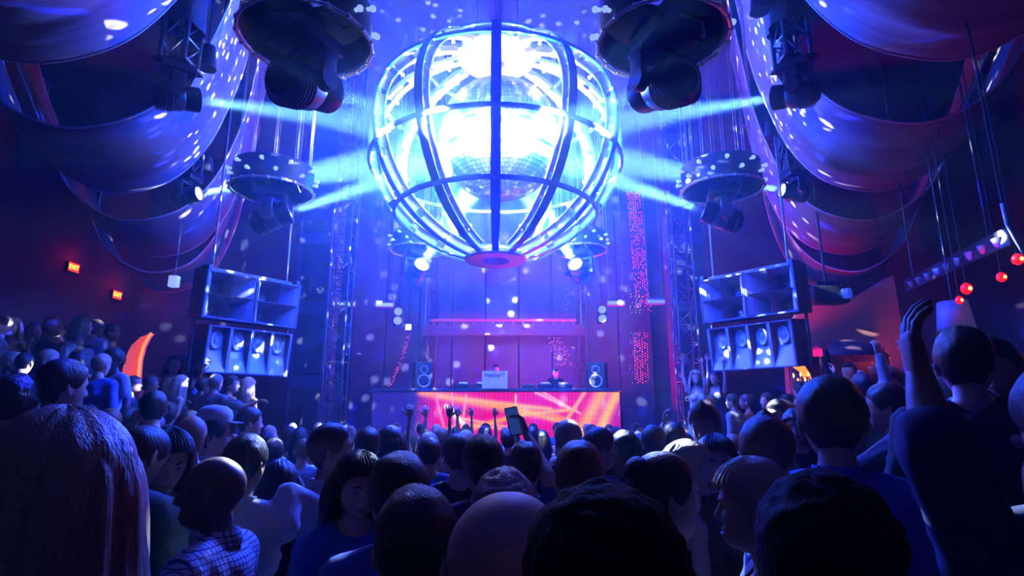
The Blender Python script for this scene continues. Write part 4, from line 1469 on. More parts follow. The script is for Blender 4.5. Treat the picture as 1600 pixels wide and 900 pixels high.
def truss_tower(x, y, z1, lab, w=0.2, z0=0.0):
    t = thing('truss_tower', lab, 'truss', (x, y, z0))
    m = MB()
    for a in (-w, w):
        for b in (-w, w):
            m.cyl((a, b, 0), (a, b, z1 - z0), 0.028, 8)
    z = 0.0
    k = 0
    while z < z1 - z0 - 0.4:
        for a, b in (((-w, -w), (w, -w)), ((w, -w), (w, w)), ((w, w), (-w, w)), ((-w, w), (-w, -w))):
            m.cyl((*a, z), (*b, z), 0.014, 6)
            m.cyl((*(a if k % 2 else b), z), (*(b if k % 2 else a), z + 0.4), 0.012, 6)
        z += 0.4; k += 1
    m.build('lattice', mat('truss_paint', (0.03, 0.03, 0.05), 0.5), t)
    return t
truss_tower(-3.75, 12.2, ZC, 'tall lattice truss tower left of the stage')
truss_tower(3.75, 12.2, ZC, 'tall lattice truss tower right of the stage')
truss_tower(-2.35, 16.6, ZC, 'slim lattice truss tower behind the left end of the booth', 0.13, 1.3)
truss_tower(2.05, 16.6, ZC, 'slim lattice truss tower behind the right end of the booth', 0.13, 1.3)
for sx, w in ((-1, 'left'), (1, 'right')):
    c = thing('stage_column', 'dark panelled column flanking the %s side of the stage' % w, 'column', (-0.25 + sx * 4.7, 14.2, 0))
    MB().box((0, 0, 0.15), (1.1, 0.9, 0.3), bevel=0.02).build('base', STG, c)
    MB().box((0, 0, 5.0), (0.9, 0.7, 9.7), bevel=0.02).build('shaft', PANEL, c)
    for k in range(5):
        MB().box((0, -0.365, 1.6 + 1.8 * k), (0.7, 0.04, 1.5), bevel=0.01).build('inset_panel', STG, c)


# strands of led beads
def bead_curtain(pts, col, es, lab, seed, nx=4, pitch_=0.055, step=0.06, r=0.011, prob=0.75):
    """pts: list of (x, y, z) along the column top to bottom; nx strands wide"""
    rg = random.Random(seed)
    m = MB()
    for sI in range(nx):
        ox = (sI - (nx - 1) / 2) * pitch_
        for a, b in zip(pts[:-1], pts[1:]):
            a_, b_ = Vector(a), Vector(b)
            n = max(1, int((b_ - a_).length / step))
            for k in range(n):
                if rg.random() > prob: continue
                p = a_.lerp(b_, (k + 0.5 * (sI % 2)) / n) + Vector((ox + rg.uniform(-.006, .006), rg.uniform(-.03, .03), 0))
                m.sphere(p, r, 5, 3)
        m.cur = 1
        m.cyl((pts[0][0] + ox, pts[0][1], ZC - 0.01), (pts[0][0] + ox, pts[0][1], pts[0][2]), 0.0025, 4)
        for a, b in zip(pts[:-1], pts[1:]):
            m.cyl(Vector(a) + Vector((ox, 0, 0)), Vector(b) + Vector((ox, 0, 0)), 0.0025, 4)
        m.cur = 0
    o = m.build('bead_light_curtain', [mat('bead_%d' % seed, (0.1, 0.02, 0.03), 0.4, emit=col, es=es), BLACK])
    return tag(o, lab, 'light curtain', kind='stuff')
RED = (1.0, 0.02, 0.06)
def pl(pts, Y): return [tuple(pix(x, y, Y)) for x, y in pts]
bead_curtain(pl([(989, 300), (994, 350), (1000, 430), (1008, 488)], 13.6), RED, 5, 'tall upper strand curtain of red bead lights right of the stage', 1, 6, 0.06)
bead_curtain(pl([(1001, 520), (1003, 600)], 13.6), RED, 5, 'lower strand curtain of red bead lights right of the booth', 2, 6, 0.06)
bead_curtain(pl([(990, 520), (988, 600)], 13.8), (0.15, 0.2, 1.0), 3, 'blue bead light strands just left of the lower red ones', 3, 3, 0.06, prob=0.4)
bead_curtain(pl([(994, 460), (992, 490)], 13.8), (0.4, 0.5, 1.0), 4, 'short cluster of pale blue bead lights under the upper red strand', 4, 6, 0.05, prob=0.5)
bead_curtain(pl([(862, 528), (886, 572)], 14.6), (0.9, 0.4, 0.9), 2.5, 'pink grid of bead lights behind the right part of the booth', 5, 7, 0.065, prob=0.5)
bead_curtain(pl([(640, 520), (628, 560), (606, 610)], 14.6), (1.0, 0.1, 0.35), 3, 'slanting strand of red and pink bead lights behind the booth at left', 6, 2, 0.05, prob=0.6)
bead_curtain(pl([(545, 520), (538, 605)], 13.9), (0.25, 0.35, 1.0), 2.2, 'faint strand of blue bead lights left of the booth', 7, 3, 0.06, prob=0.3)
bead_curtain(pl([(885, 440), (887, 495)], 14.6), (0.6, 0.2, 0.8), 2.0, 'thin violet bead light strand over the right of the stage', 8, 2, 0.06, prob=0.4)
bead_curtain(pl([(530, 400), (520, 470)], 13.9), (0.45, 0.55, 1.0), 2.5, 'loose strand of pale bead lights by the left truss tower', 9, 2, 0.08, prob=0.3)


def blinder(px, py, Y, lab, n=2, s=0.18):
    p = pix(px, py, Y)
    t = thing('blinder_lamp', lab, 'stage light', p, group='round two-lamp blinders')
    MB().box((0, 0.08, 0), (s * 1.25, 0.14, s * 1.2 * n), bevel=0.02).build('housing', BLACK, t)
    for k in range(n):
        z = (k - (n - 1) / 2) * s * 1.15
        MB().lathe([(0, 0.0), (s * 0.22, 0.0), (s * 0.24, -0.01), (s * 0.45, 0.025), (s * 0.5, 0.03), (s * 0.5, 0.0)], 20, Matrix.Translation((0, 0, z)) @ Matrix.Rotation(R(90), 4, 'X')).build('reflector', mat('blinder_glow', (0.5, 0.5, 0.6), 0.2, 0.6, emit=(0.3, 0.4, 0.9), es=0.8), t, smooth=True)
    MB().cyl((0, 0.08, s * 1.1), (0, 0.08, ZC - p.z - 0.02), 0.012, 6).build('drop_pipe', BLACK, t)
blinder(622, 494, 12.6, 'pair of round blinder lamps hanging above the left of the booth')
blinder(941, 491, 12.6, 'pair of round blinder lamps hanging above the right of the booth')


def led_bar(px, py, Y, w, lab, es=1.2):
    p = pix(px, py, Y)
    t = thing('led_bar_light', lab, 'stage light', p, group='short led bars hung over the stage')
    MB().box((0, 0.05, 0), (w, 0.12, 0.16), bevel=0.02).build('housing', GREY, t)
    MB().box((0, -0.015, -0.02), (w * 0.94, 0.02, 0.08)).build('lens_strip', mat('bar_lens_%d' % int(es * 10), (0.4, 0.45, 0.6), 0.3, emit=(0.25, 0.38, 1.0), es=es), t)
    for sx in (-1, 1):
        MB().cyl((sx * w * 0.4, 0.06, 0.07), (sx * w * 0.4, 0.06, ZC - p.z - 0.02), 0.008, 6).build('hanger', STEEL, t)
led_bar(541, 474, 12.9, 0.42, 'short led bar glowing pale blue, leftmost of the four over the stage', 1.6)
led_bar(601, 475, 12.9, 0.42, 'short led bar between the leftmost bar and the left blinder lamps', 1.4)
led_bar(963, 472, 12.9, 0.42, 'short led bar just right of the right blinder lamps', 1.0)
led_bar(1025, 470, 12.9, 0.42, 'rightmost short led bar beside the red bead lights', 0.7)
p = pix(638, 511, 12.8)
t = thing('square_work_light', 'tiny bright white square light under the left blinder lamps', 'work light', p)
MB().box((0, 0.04, 0), (0.14, 0.06, 0.14), bevel=0.01).build('housing', BLACK, t)
MB().box((0, 0.005, 0), (0.12, 0.01, 0.12)).build('panel', mat('work_light_lit', (1, 1, 1), emit=(0.8, 0.9, 1), es=3), t)
MB().cyl((0, 0.05, 0.06), (0, 0.05, ZC - p.z - 0.02), 0.012, 6).build('drop_pipe', BLACK, t)

# ------------------------------------------------------------------ terraces for the side crowds
TER = mat('terrace_black', (0.02, 0.018, 0.025), 0.7)
struct('trim_2', (-7.6, 9.9, 0.35), (8.4, 8.2, 0.7), TER)
struct('trim_3', (-8.6, 10.7, 0.955), (6.4, 6.6, 0.51), TER)
struct('trim_4', (7.8, 11.0, 0.25), (8.0, 7.6, 0.5), TER)


def exit_sign(px, py, X, lab):
    # on the left wall: find the distance at which the sight line meets it
    lo, hi = 1.0, 40.0
    for _ in range(50):
        m = (lo + hi) / 2
        if pix(px, py, m).x < X: hi = m
        else: lo = m
    p = pix(px, py, lo)
    t = thing('exit_sign', lab, 'exit sign', (X, p.y, p.z), R(90), group='red exit signs on the left wall')
    MB().box((0, 0.03, 0), (0.40, 0.07, 0.27), bevel=0.01).build('housing', BLACK, t)
    MB().box((0, -0.008, 0), (0.36, 0.012, 0.23)).build('face', mat('exit_face', (0.5, 0.02, 0.02), 0.5, emit=(1.0, 0.04, 0.03), es=1.6), t)
    lettering('EXIT', 0.17, 0.004, t, (0, -0.016, 0), mat('exit_letters', (1, 0.5, 0.1), emit=(1.0, 0.32, 0.02), es=5))
    light('exit_glow', 'POINT', (X + 0.25, p.y, p.z + 0.25), 9, (1.0, 0.03, 0.06), 0.08)
    return p
exit_sign(115, 418, -XW + 0.075, 'red exit sign on the left wall, nearer and higher of the two')
exit_sign(183, 461, -XW + 0.075, 'red exit sign on the left wall, farther and lower of the two')
# ------------------------------------------------------------------ side walls: arches, lanterns, small lamps
def wall_pix(px, py, X):
    lo, hi = 0.6, 60.0
    for _ in range(60):
        m = (lo + hi) / 2
        x = pix(px, py, m).x
        if abs(x) > abs(X): hi = m
        else: lo = m
    return pix(px, py, lo)


ORA = mat('arch_warm', (0.75, 0.30, 0.10), 0.7, var=0.2)
RUST = mat('rust_plaster', (0.30, 0.11, 0.07), 0.8, var=0.35, vscale=1.2, bump=0.3, bscale=5)
# left: tall curved niche washed with orange light
p0 = pix(213, 560, 11.6)
ar = thing('curved_arch', 'tall curved arch washed with orange light on the left side', 'arch', (p0.x, 11.6, 0.7))
cw = ((203, 606, 27), (204, 587, 27), (207, 562, 25), (215, 541, 21), (226, 527, 14), (236, 521, 4))
pts = [pix(x, y, 11.6) - ar.location for x, y, w in cw]
wd = [w / F_PX * 11.8 / 2 for x, y, w in cw]
MB().strip(pts, lambda i: [Vector((-wd[i], 0, 0)), Vector((wd[i], 0, 0)), Vector((wd[i], 0.08, 0)), Vector((-wd[i], 0.08, 0))]).build('curved_face', ORA, ar, smooth=40)
MB().tube([p + Vector((w, -0.03, 0)) for p, w in zip(pts, wd)], 0.03, 8).build('edge_light', mat('orange_strip', (1, 0.3, 0.05), emit=(1.0, 0.16, 0.01), es=1.6), ar, smooth=True)
MB().box((pts[0].x, 0.25, pts[0].z / 2), (0.34, 0.4, abs(pts[0].z) + 0.02)).build('foot', RUST, ar)
light('arch_lamp', 'SPOT', p0 + Vector((0.9, -1.1, -0.2)), 110, (1.0, 0.20, 0.02), 0.05, aim=p0 + Vector((0.05, 0, 0.1)), spot=R(50), blend=0.5)
q = pix(198, 470, 11.6)
# right: rust-coloured vaulted wall with red wash, dome shape, orange arch and candles
vw = thing('vaulted_wall', 'rust coloured curved wall panel rising to a point on the right side', 'wall panel', (pix(1340, 500, 12.5).x, 12.5, 0.5))
o_ = vw.location
pp = [pix(x, y, 12.5) - o_ for x, y in ((1232, 600), (1232, 520), (1262, 470), (1330, 470), (1396, 430), (1403, 470), (1425, 600))]
vs = [(p.x, 0, p.z) for p in pp] + [(p.x, 0.3, p.z) for p in pp]
n = len(pp)
vs = [(p.x, 0, max(p.z, 0.0) if 0 < i < n - 1 else 0.0) for i, p in enumerate(pp)] + [(p.x, 0.3, max(p.z, 0.0) if 0 < i < n - 1 else 0.0) for i, p in enumerate(pp)]
MB().add(vs, [tuple(range(n)), tuple(reversed(range(n, 2 * n)))] + [(i, (i + 1) % n, n + (i + 1) % n, n + i) for i in range(n)]).build('panel', RUST, vw)
light('red_wall_wash', 'SPOT', pix(1275, 560, 11.0) , 200, (1.0, 0.0, 0.05), 0.08, aim=pix(1285, 490, 12.5), spot=R(40), blend=0.8)
light('amber_wall_wash', 'SPOT', pix(1400, 585, 11.2), 70, (1.0, 0.12, 0.02), 0.08, aim=pix(1370, 510, 12.5), spot=R(80), blend=0.8)
light('amber_wall_wash', 'POINT', (-10.6, 11.0, 4.0), 8, (1.0, 0.06, 0.03), 0.1)
light('amber_wall_wash', 'POINT', (10.5, 9.0, 3.4), 14, (1.0, 0.06, 0.03), 0.1)
dm = thing('domed_canopy', 'dark low domed canopy in front of the rust coloured wall', 'canopy', pix(1305, 562, 11.9))
MB().lathe([(0.0, 0.42), (0.45, 0.36), (0.8, 0.2), (1.0, 0.0), (0.97, 0.0), (0.77, 0.17), (0.43, 0.32), (0, 0.38)], 32).build('dome', mat('canopy_cloth', (0.10, 0.04, 0.05), 0.7), dm, smooth=True)
for a in (45, 135, 225, 315):
    MB().cyl((math.cos(R(a)) * 0.93, math.sin(R(a)) * 0.93, 0.03), (math.cos(R(a)) * 0.93, math.sin(R(a)) * 0.93, 0.5 - dm.location.z), 0.025, 8).build('post', BLACK, dm)
oa = thing('lit_arch', 'glowing orange arch strip above the candle lamps on the right', 'arch lamp', pix(1248, 575, 10.6))
for k, seg in enumerate((((1231, 559), (1241, 561), (1252, 567)), ((1247, 568), (1257, 575), (1266, 588)))):
    pts = [pix(x, y, 10.6) - oa.location for x, y in seg]
    MB().strip(pts, lambda i: [Vector((0, 0, 0.05)), Vector((0.02, 0, -0.05)), Vector((0.02, 0.25, -0.05)), Vector((0, 0.25, 0.05))]).build('glowing_segment', mat('amber_lit', (1, 0.4, 0.05), 0.5, emit=(1.0, 0.25, 0.01), es=1.6), oa)
MB().cyl((pts[-1].x, 0.12, pts[-1].z), (pts[-1].x, 0.12, 0.5 - oa.location.z), 0.05, 10).build('post', BLACK, oa)
cd = thing('candle_stand', 'iron stand with five small candle lamps below the orange arch', 'candle stand', (pix(1250, 600, 10.3).x, 10.3, 0.5))
cz = []
for (x, y) in ((1240, 587), (1251, 585), (1247, 595), (1258, 593), (1263, 585)):
    q = pix(x, y, 10.3) - cd.location
    MB().cyl((q.x, 0, q.z - 0.16), (q.x, 0, q.z - 0.035), 0.018, 8).cyl((q.x, 0, q.z - 0.17), (q.x, 0, q.z - 0.16), 0.035, 10).build('candle', mat('wax', (0.7, 0.5, 0.4), 0.5), cd)
    MB().lathe([(0, -0.035), (0.016, -0.02), (0.018, 0.0), (0.008, 0.035), (0, 0.05)], 10, Matrix.Translation((q.x, 0, q.z))).build('flame', mat('flame', (1, .5, .2), emit=(1.0, 0.35, 0.08), es=6), cd, smooth=True)
    cz.append(q)
st_ = MB()
mxx = sum(q.x for q in cz) / 5; mz = min(q.z for q in cz) - 0.4
st_.cyl((mxx, 0, 0.03), (mxx, 0, mz), 0.022, 8).cyl((mxx, 0, 0.0), (mxx, 0, 0.03), 0.16, 16)
for q in cz: st_.tube([(mxx, 0, mz), ((mxx + q.x) / 2, 0, mz + 0.02), (q.x, 0, q.z - 0.17)], 0.010, 6)
st_.build('stand', BLACK, cd)


def red_lantern(px, py, Y, r, lab):
    p = pix(px, py, Y)
    t = thing('red_lantern', lab, 'lantern', p, group='red hanging lanterns on the right')
    MB().lathe([(0.25 * r, -1.1 * r), (0.8 * r, -0.7 * r), (r, 0), (0.8 * r, 0.7 * r), (0.25 * r, 1.1 * r)], 16).build('glass_shade', mat('lantern_red', (0.5, 0.01, 0.01), 0.4, emit=(1.0, 0.012, 0.006), es=0.9), t, smooth=True)
    MB().sphere((0, -r * 0.75, -r * 0.1), r * 0.42, 10, 8).build('bulb', mat('lantern_bulb', (1, .3, .1), emit=(1.0, 0.2, 0.04), es=8), t, smooth=True)
    MB().cyl((0, 0, 1.1 * r), (0, 0, 1.35 * r), 0.4 * r, 12).cyl((0, 0, 1.35 * r), (0, 0, ZC - p.z - 0.02), 0.008, 5).build('cap_and_cord', BLACK, t)
red_lantern(1590, 405, 5.2, 0.050, 'red lantern at the right edge, highest of the four')
red_lantern(1565, 433, 5.6, 0.045, 'red lantern second from the right edge')
red_lantern(1510, 451, 6.2, 0.058, 'upper red lantern of the close pair above the black-haired man')
red_lantern(1499, 469, 6.3, 0.042, 'lower red lantern of the close pair above the black-haired man')
light('lantern_glow', 'POINT', pix(1530, 445, 5.7), 12, (1.0, 0.02, 0.01), 0.05)

# sloping beam with a row of small shell lamps
A, B_ = pix(1418, 446, 8.2), pix(1568, 372, 5.4)
bm_ = thing('lamp_rail', 'dark sloping rail set with small pale shell lamps on the right', 'light rail', A)
d = B_ - A
MB().strip([Vector((0, 0, 0)), d], lambda i: [Vector((0, -0.06, -0.09)), Vector((0, 0.06, -0.09)), Vector((0, 0.06, 0.09)), Vector((0, -0.06, 0.09))]).build('rail', BLACK, bm_)
for k in range(9):
    c = d * ((k + 0.5) / 9) + Vector((-0.02, -0.07, -0.03))
    MB().lathe([(0.0, -0.06), (0.05, -0.03), (0.075, 0.04), (0.07, 0.045), (0.045, -0.02), (0, -0.05)], 12, Matrix.Translation(c)).build('shell_lamp', mat('shell_pale', (0.25, 0.2, 0.2), 0.35, emit=(0.5, 0.35, 0.3), es=0.0), bm_, smooth=True)
for f in (0.1, 0.9):
    c = d * f
    MB().cyl(c + Vector((0, 0, 0.09)), (c.x, c.y, ZC - A.z - 0.02), 0.012, 6).build('drop_rod', BLACK, bm_)
# pale tube at the far right, lit cylinder shade, white box at the left
t = thing('pale_tube', 'pale slanting metal tube at the right edge above the red lanterns', 'tube', pix(1600, 400, 4.2))
pts = [pix(x, y, 4.2) - t.location for x, y in ((1566, 318), (1574, 350), (1590, 378), (1608, 408))]
MB().tube(pts, 0.017, 10).build('tube', mat('pale_tube', (0.5, 0.5, 0.6), 0.4), t, smooth=True)
MB().cyl(pts[0], (pts[0].x, pts[0].y, ZC - t.location.z - 0.02), 0.01, 6).build('hanging_wire', BLACK, t)
p = pix(1491, 494, 6.6)
t = thing('drum_shade_lamp', 'pale blue lit drum shade behind the black-haired man at the right', 'lamp', p)
MB().lathe([(0.15, 0.17), (0.19, -0.17), (0.185, -0.17), (0.145, 0.17)], 24, close=True).build('shade', mat('blue_shade', (0.10, 0.10, 0.22), 0.5, emit=(0.05, 0.08, 0.3), es=0.3), t, smooth=True)
MB().sphere((-0.03, 0, 0), 0.06, 12, 8).build('bulb', mat('blue_bulb', (0.5, 0.6, 1), emit=(0.3, 0.5, 1.0), es=3), t, smooth=True)
MB().cyl((0, 0, 0.05), (0, 0, ZC - p.z - 0.02), 0.008, 6).build('cord', BLACK, t)
p = pix(272, 440, 9.8)
t = thing('wall_box_light', 'small glowing pale box hung left of the left loudspeakers', 'lamp', p)
MB().box((0, 0, 0), (0.15, 0.12, 0.2), bevel=0.01).build('shade', mat('box_light', (0.6, 0.65, 0.9), 0.5, emit=(0.35, 0.5, 1.0), es=0.8), t)
MB().cyl((0, 0, 0.1), (0, 0, ZC - p.z - 0.02), 0.01, 6).build('drop_pipe', BLACK, t)
p = pix(1292, 462, 9.6)
t = thing('effect_projector', 'dark hanging projector box with a blue glint right of the right loudspeakers', 'projector', p)
MB().box((0, 0, 0), (0.62, 0.34, 0.30), bevel=0.04).build('case', BLACK, t, smooth=40)
MB().cyl((0.20, -0.16, 0), (0.26, -0.24, 0), 0.09, 16).build('lens', mat('proj_glint', (0.1, 0.12, 0.3), 0.1, emit=(0.02, 0.06, 0.5), es=1.0), t)  # blue glint on the box, put in as a faint glow
MB().box((0, 0, 0.19), (0.3, 0.04, 0.1)).cyl((0, 0, 0.2), (0, 0, ZC - p.z - 0.02), 0.02, 8).build('bracket', BLACK, t)
# ------------------------------------------------------------------ low steps the taller-looking guests stand on
struct('trim_5', (3.6, 2.85, 0.12), (4.4, 1.9, 0.24), TER)
struct('trim_6', (-4.0, 3.45, 0.10), (4.6, 2.1, 0.20), TER)

HT = 1.772


def where(px, ty, Y, floor=0.0, hs=1.0):
    p = pix(px, ty, Y)
    return (p.x, Y, floor), (p.z - floor) / (1.556 + 0.211 * hs)


def facing(px, deg):
    """deg 0 = seen exactly from behind, 90 = facing left in the picture, -90 right, 180 towards us"""
    return math.atan2(800 - px, F_PX * 0.98) + R(deg)


def warm(loc, yaw, sc_, s, el, wr, d):
    """arm pose from places in the room"""
    Rm = Matrix.Rotation(-yaw, 3, 'Z')
    f = lambda w: (lambda q: (s * q.x, q.y, q.z))((Rm @ (Vector(w) - Vector(loc))) / sc_)
    dd = Rm @ Vector(d)
    return (f(el), f(wr), (s * dd.x, dd.y, dd.z))


HEROES = []
SPOTS = []


def hero(px, ty, Y, deg, label, floor=0.0, **k):
    loc, s_ = where(px, ty, Y, floor, k.get('hs', 1.0))
    yaw = facing(px, deg)
    if callable(k.get('arms')):
        k['arms'] = k['arms'](loc, yaw, s_)
    k.setdefault('detail', 2 if Y < 3.2 else 1)
    k.setdefault('legs', C_BLACK)
    k.setdefault('skin', SKIN_L); k.setdefault('hair_m', HAIR_D); k.setdefault('top', C_BLACK)
    SPOTS.append((loc[0], loc[1]))
    HEROES.append((round(s_, 3), label[:40], tuple(round(v, 2) for v in loc)))
    return make_person('person', label, loc, yaw, s_, seed=len(HEROES), **k)


# front row, left to right
hero(108, 648, 1.02, 8, 'woman with long blonde hair down her back, nearest us at the left edge', fem=True, hair='long', hair_m=HAIR_Y, hair_len=0.52, top=C_BLACK, hs=1.10, wide=1.12, arms=('down', 'down'), face=False)
hero(205, 648, 2.1, -50, 'man with close-cropped hair in a dark teal jacket looking down to the right', hair='buzz', skin=SKIN_M, top=C_TEAL, top_style='jacket', head=(0, 28, 0), arms=('bent', 'bent'))
hero(262, 668, 2.35, -170, 'long-haired woman in shadow facing the cropped-haired man in teal', fem=True, hair='long', hair_len=0.42, top=C_BLACK, top_style='tank', head=(0, 14, 0))
hero(352, 706, 1.95, 62, 'bald dark-skinned man in a white and blue checked shirt, turned left', hair='bald', skin=SKIN_D, top=C_CHECK, collar=C_CHECK, head=(-22, 0, 0), arms=('down', 'bent'), hs=1.06, wide=1.05)
hero(383, 678, 2.35, -28, 'dark-haired man in a white shirt stretching his arm out to the right', hair='short', top=C_WHITE, collar=C_WHITE, skin=SKIN_M, hs=1.0,
     arms=lambda l, y, s: ('bent', warm(l, y, s, 1, pix(452, 775, 2.40), pix(508, 800, 2.55), (1, 0.35, -0.25))))
hero(515, 662, 2.85, -82, 'young man with closed eyes in profile, pale striped shirt, facing right', hair='short', hair_m=HAIR_B, top=C_PALE, collar=C_WHITE, head=(0, -6, 0), arms=('down', 'bent'), hs=1.08)
hero(556, 706, 2.25, -150, 'dark-haired woman, blue light across her face, beside the royal blue shirt', fem=True, hair='bob', hair_len=0.2, top=C_BLUE, head=(10, 10, 0), arms=('down', 'bent'))
hero(626, 708, 1.90, 5, 'dark-haired man in a royal blue shirt with broad shoulders, back to us', hair='short', top=C_BLUE, collar=C_BLUE, hs=1.18, wide=1.1, fat=1.1, arms=('down', 'down'))
hero(650, 762, 1.30, -12, 'man with neat short black hair seen from behind, in front of the royal blue shirt', hair='short', top=C_BLACK, hs=1.13, wide=1.05, arms=('down', 'down'), collar=C_BLACK)
hero(795, 756, 0.98, 0, 'bald man seen from behind, at the bottom centre of the crowd', hair='bald', skin=SKIN_L, top=C_BLACK, collar=C_PALE, hs=1.16, wide=1.24, arms=('down', 'down'))
hero(790, 734, 1.62, 10, 'grey-haired person mostly hidden behind the bald man at the centre', hair='curly', hair_m=HAIR_G, top=C_GREY, arms=('down', 'down'))
hero(757, 680, 2.50, 15, 'round-headed dark-haired man with a blue rim of light, left of the raised arm', hair='short', top=C_NAVY, hs=1.08, wide=1.05, arms=('bent', 'bent'))
hero(822, 690, 2.75, 8, 'man in a blue t-shirt raising his bare arm with a phone', hair='short', top=C_BLUE, top_style='tee', skin=SKIN_L,
     arms=lambda l, y, s: ('bent', warm(l, y, s, 1, pix(856, 745, 2.70), pix(822, 676, 2.95), (-0.35, 0.3, 0.9))), curl=0.9)
hero(905, 688, 2.02, 0, 'woman with her chestnut hair pinned up, back to us, right of the raised arm', fem=True, hair='bun', hair_m=HAIR_C, top=C_BLACK, top_style='dress', hs=1.1)
hero(930, 668, 3.3, -60, 'short-haired man in a navy suit turned right, below the orange end of the screen', hair='short', hair_m=HAIR_B, top=C_NAVY, top_style='jacket', collar=C_WHITE)
hero(942, 764, 0.70, 0, 'person with a large dark mass of hair, nearest us right of the bald man', fem=True, hair='curly', hair_m=HAIR_K, top=C_BLACK, hs=1.02, wide=1.1, face=False, arms=('down', 'down'))
hero(1022, 706, 1.72, -62, 'dark-haired woman in profile facing right with a hand on her chest', fem=True, hair='bun', top=C_TEAL, top_style='dress', arms=('down', 'chest'), hs=1.1)
hero(1064, 692, 2.55, -70, 'blonde woman behind the dark-haired profile, face turned right', fem=True, hair='bob', hair_len=0.2, hair_m=HAIR_Y, top=C_BLACK, top_style='dress')
hero(1116, 682, 3.0, -172, 'smiling dark-haired woman looking towards us between the two blondes', fem=True, hair='bob', hair_len=0.16, smile=True, top=C_BLACK, hs=1.12)
hero(1104, 627, 3.85, 150, 'smiling man in a white shirt with swept-up hair, looking down to the left', hair='quiff', hair_m=HAIR_C, smile=True, top=C_WHITE, collar=C_WHITE, head=(-12, 16, 0), arms=('bent', 'bent'), hs=1.1)
hero(1192, 652, 2.30, -8, 'brown-haired man in a black suit with a white shirt collar, back to us', hair='quiff', hair_m=HAIR_C, top=C_BLACK, top_style='jacket', collar=C_WHITE, hs=1.15, wide=1.06, fat=1.1, arms=('down', 'down'))
hero(1186, 722, 1.62, 92, 'blonde woman in a silver top in profile facing left, hand raised to her chest', fem=True, hair='bob', hair_len=0.17, hair_m=HAIR_Y, top=C_SILVER, arms=('chest', 'chest'), hs=1.02, wide=1.02)
hero(1293, 588, 1.90, 0, 'tall dark-haired man in a blue shirt, back to us, above the front row', hair='short', top=C_BLUE, collar=C_BLUE, hs=1.1, wide=1.08, fat=1.12, arms=('down', 'down'))
hero(1280, 742, 0.92, 0, 'person with black hair in shadow, nearest us in front of the tall blue shirt', hair='curly', hair_m=HAIR_K, top=C_BLACK, hs=1.05, wide=1.1, face=False, arms=('down', 'down'))
hero(1390, 598, 2.9, 80, 'man in profile facing left with his hand at his mouth, blue light on his cheek', floor=0.24, hair='short', hair_m=HAIR_B, top=C_NAVY, top_style='jacket', arms=('mouth', 'bent'), hs=1.05)
hero(1498, 510, 2.25, 2, 'black-haired man in a black jacket, back to us, beside the fringed man', floor=0.24, hair='short', top=C_BLACK, top_style='jacket', hs=1.12,
     arms=lambda l, y, s: ('down', warm(l, y, s, 1, pix(1555, 690, 2.35), pix(1590, 690, 2.1), (1, -0.2, 0.2))))
hero(1553, 534, 2.75, 165, 'man with a dark fringe and shaded face looking our way at the right edge', floor=0.24, hair='quiff', skin=SKIN_M, top=C_BLACK, hs=1.1, arms=('mouth', 'bent'))
hero(1668, 560, 1.12, 25, 'person in a dark navy shirt at the right edge raising an arm high', hair='short', top=C_NAVY, top_style='tee', skin=SKIN_M, fat=1.15, curl=0.5, sleeve=0.98,
     arms=lambda l, y, s: (warm(l, y, s, -1, pix(1462, 690, 1.05), pix(1438, 590, 1.10), (-0.05, 0.1, 1)), 'down'))
hero(1735, 640, 0.62, 0, 'person in a dark blue shirt whose shoulder fills the bottom right corner', hair='short', top=C_NAVY, fat=1.1, face=False, arms=('down', 'down'))
# second rank, left
hero(96, 560, 2.75, -60, 'dark-haired man in a pale open collar gazing right, above the blonde hair', floor=0.2, hair='short', top=C_PALE, collar=C_PALE, hs=1.05, arms=('down', 'down'))
hero(28, 585, 2.6, -30, 'dark-haired man in black at the left edge, beside the man in the pale collar', floor=0.2, hair='curly', top=C_BLACK, arms=('down', 'down'))
hero(302, 645, 3.3, -5, 'bald man with a reddish scalp in a grey jacket, back to us', hair='bald', skin=SKIN_M, top=C_GREY, top_style='jacket', hs=1.08)
hero(331, 650, 3.9, -75, 'laughing man in a white cap and sunglasses in profile, right of the reddish scalp', hair='short', smile=True, glasses=True, top=C_WHITE, collar=C_WHITE, hs=1.05)
hero(243, 610, 4.3, 5, 'man in a white shirt seen from behind on the left, hand at his ear', hair='short', top=C_WHITE, collar=C_WHITE, arms=('down', 'mouth'))
hero(440, 722, 2.9, 12, 'woman with long dark hair bowed forward behind the outstretched white sleeve', fem=True, hair='long', hair_len=0.4, top=C_BLACK)
hero(575, 668, 4.0, -8, 'brown-haired man seen from behind just left of the screen end', hair='short', hair_m=HAIR_B, top=C_PALE, hs=1.08)
hero(612, 668, 4.3, 12, 'dark-haired person in a spangled blue shirt before the left end of the screen', hair='bob', hair_len=0.12, top=C_SILVER, fem=True)
hero(672, 684, 4.1, 0, 'man in a blue hooded top standing under the left part of the bright screen', hair='short', hair_m=HAIR_B, top=C_BLUE)
hero(716, 678, 3.4, 10, 'dark-haired man in black behind the round head, under the orange streaks', hair='short', top=C_BLACK, hs=1.08)
hero(888, 656, 3.7, 5, 'man with greying brown hair seen from behind under the orange streak', hair='short', hair_m=HAIR_G, top=C_BLACK, hs=1.05)
hero(975, 676, 3.6, -10, 'person with shiny black hair and silver top, right of the navy suit', fem=True, hair='bob', hair_len=0.14, top=C_SILVER)
hero(1020, 664, 4.0, -5, 'dark-haired man seen from behind, left of a similar head tipped with blue light', hair='short', top=C_BLACK)
hero(1052, 660, 4.3, 8, 'dark-haired man with a blue spot on his crown, left of the man in white', hair='short', top=C_BLACK, hs=1.08)
hero(1216, 624, 5.0, 150, 'fair man lit blue from the left between the suit and the tall blue shirt', hair='short', hair_m=HAIR_B, top=C_BLACK, floor=0.0)
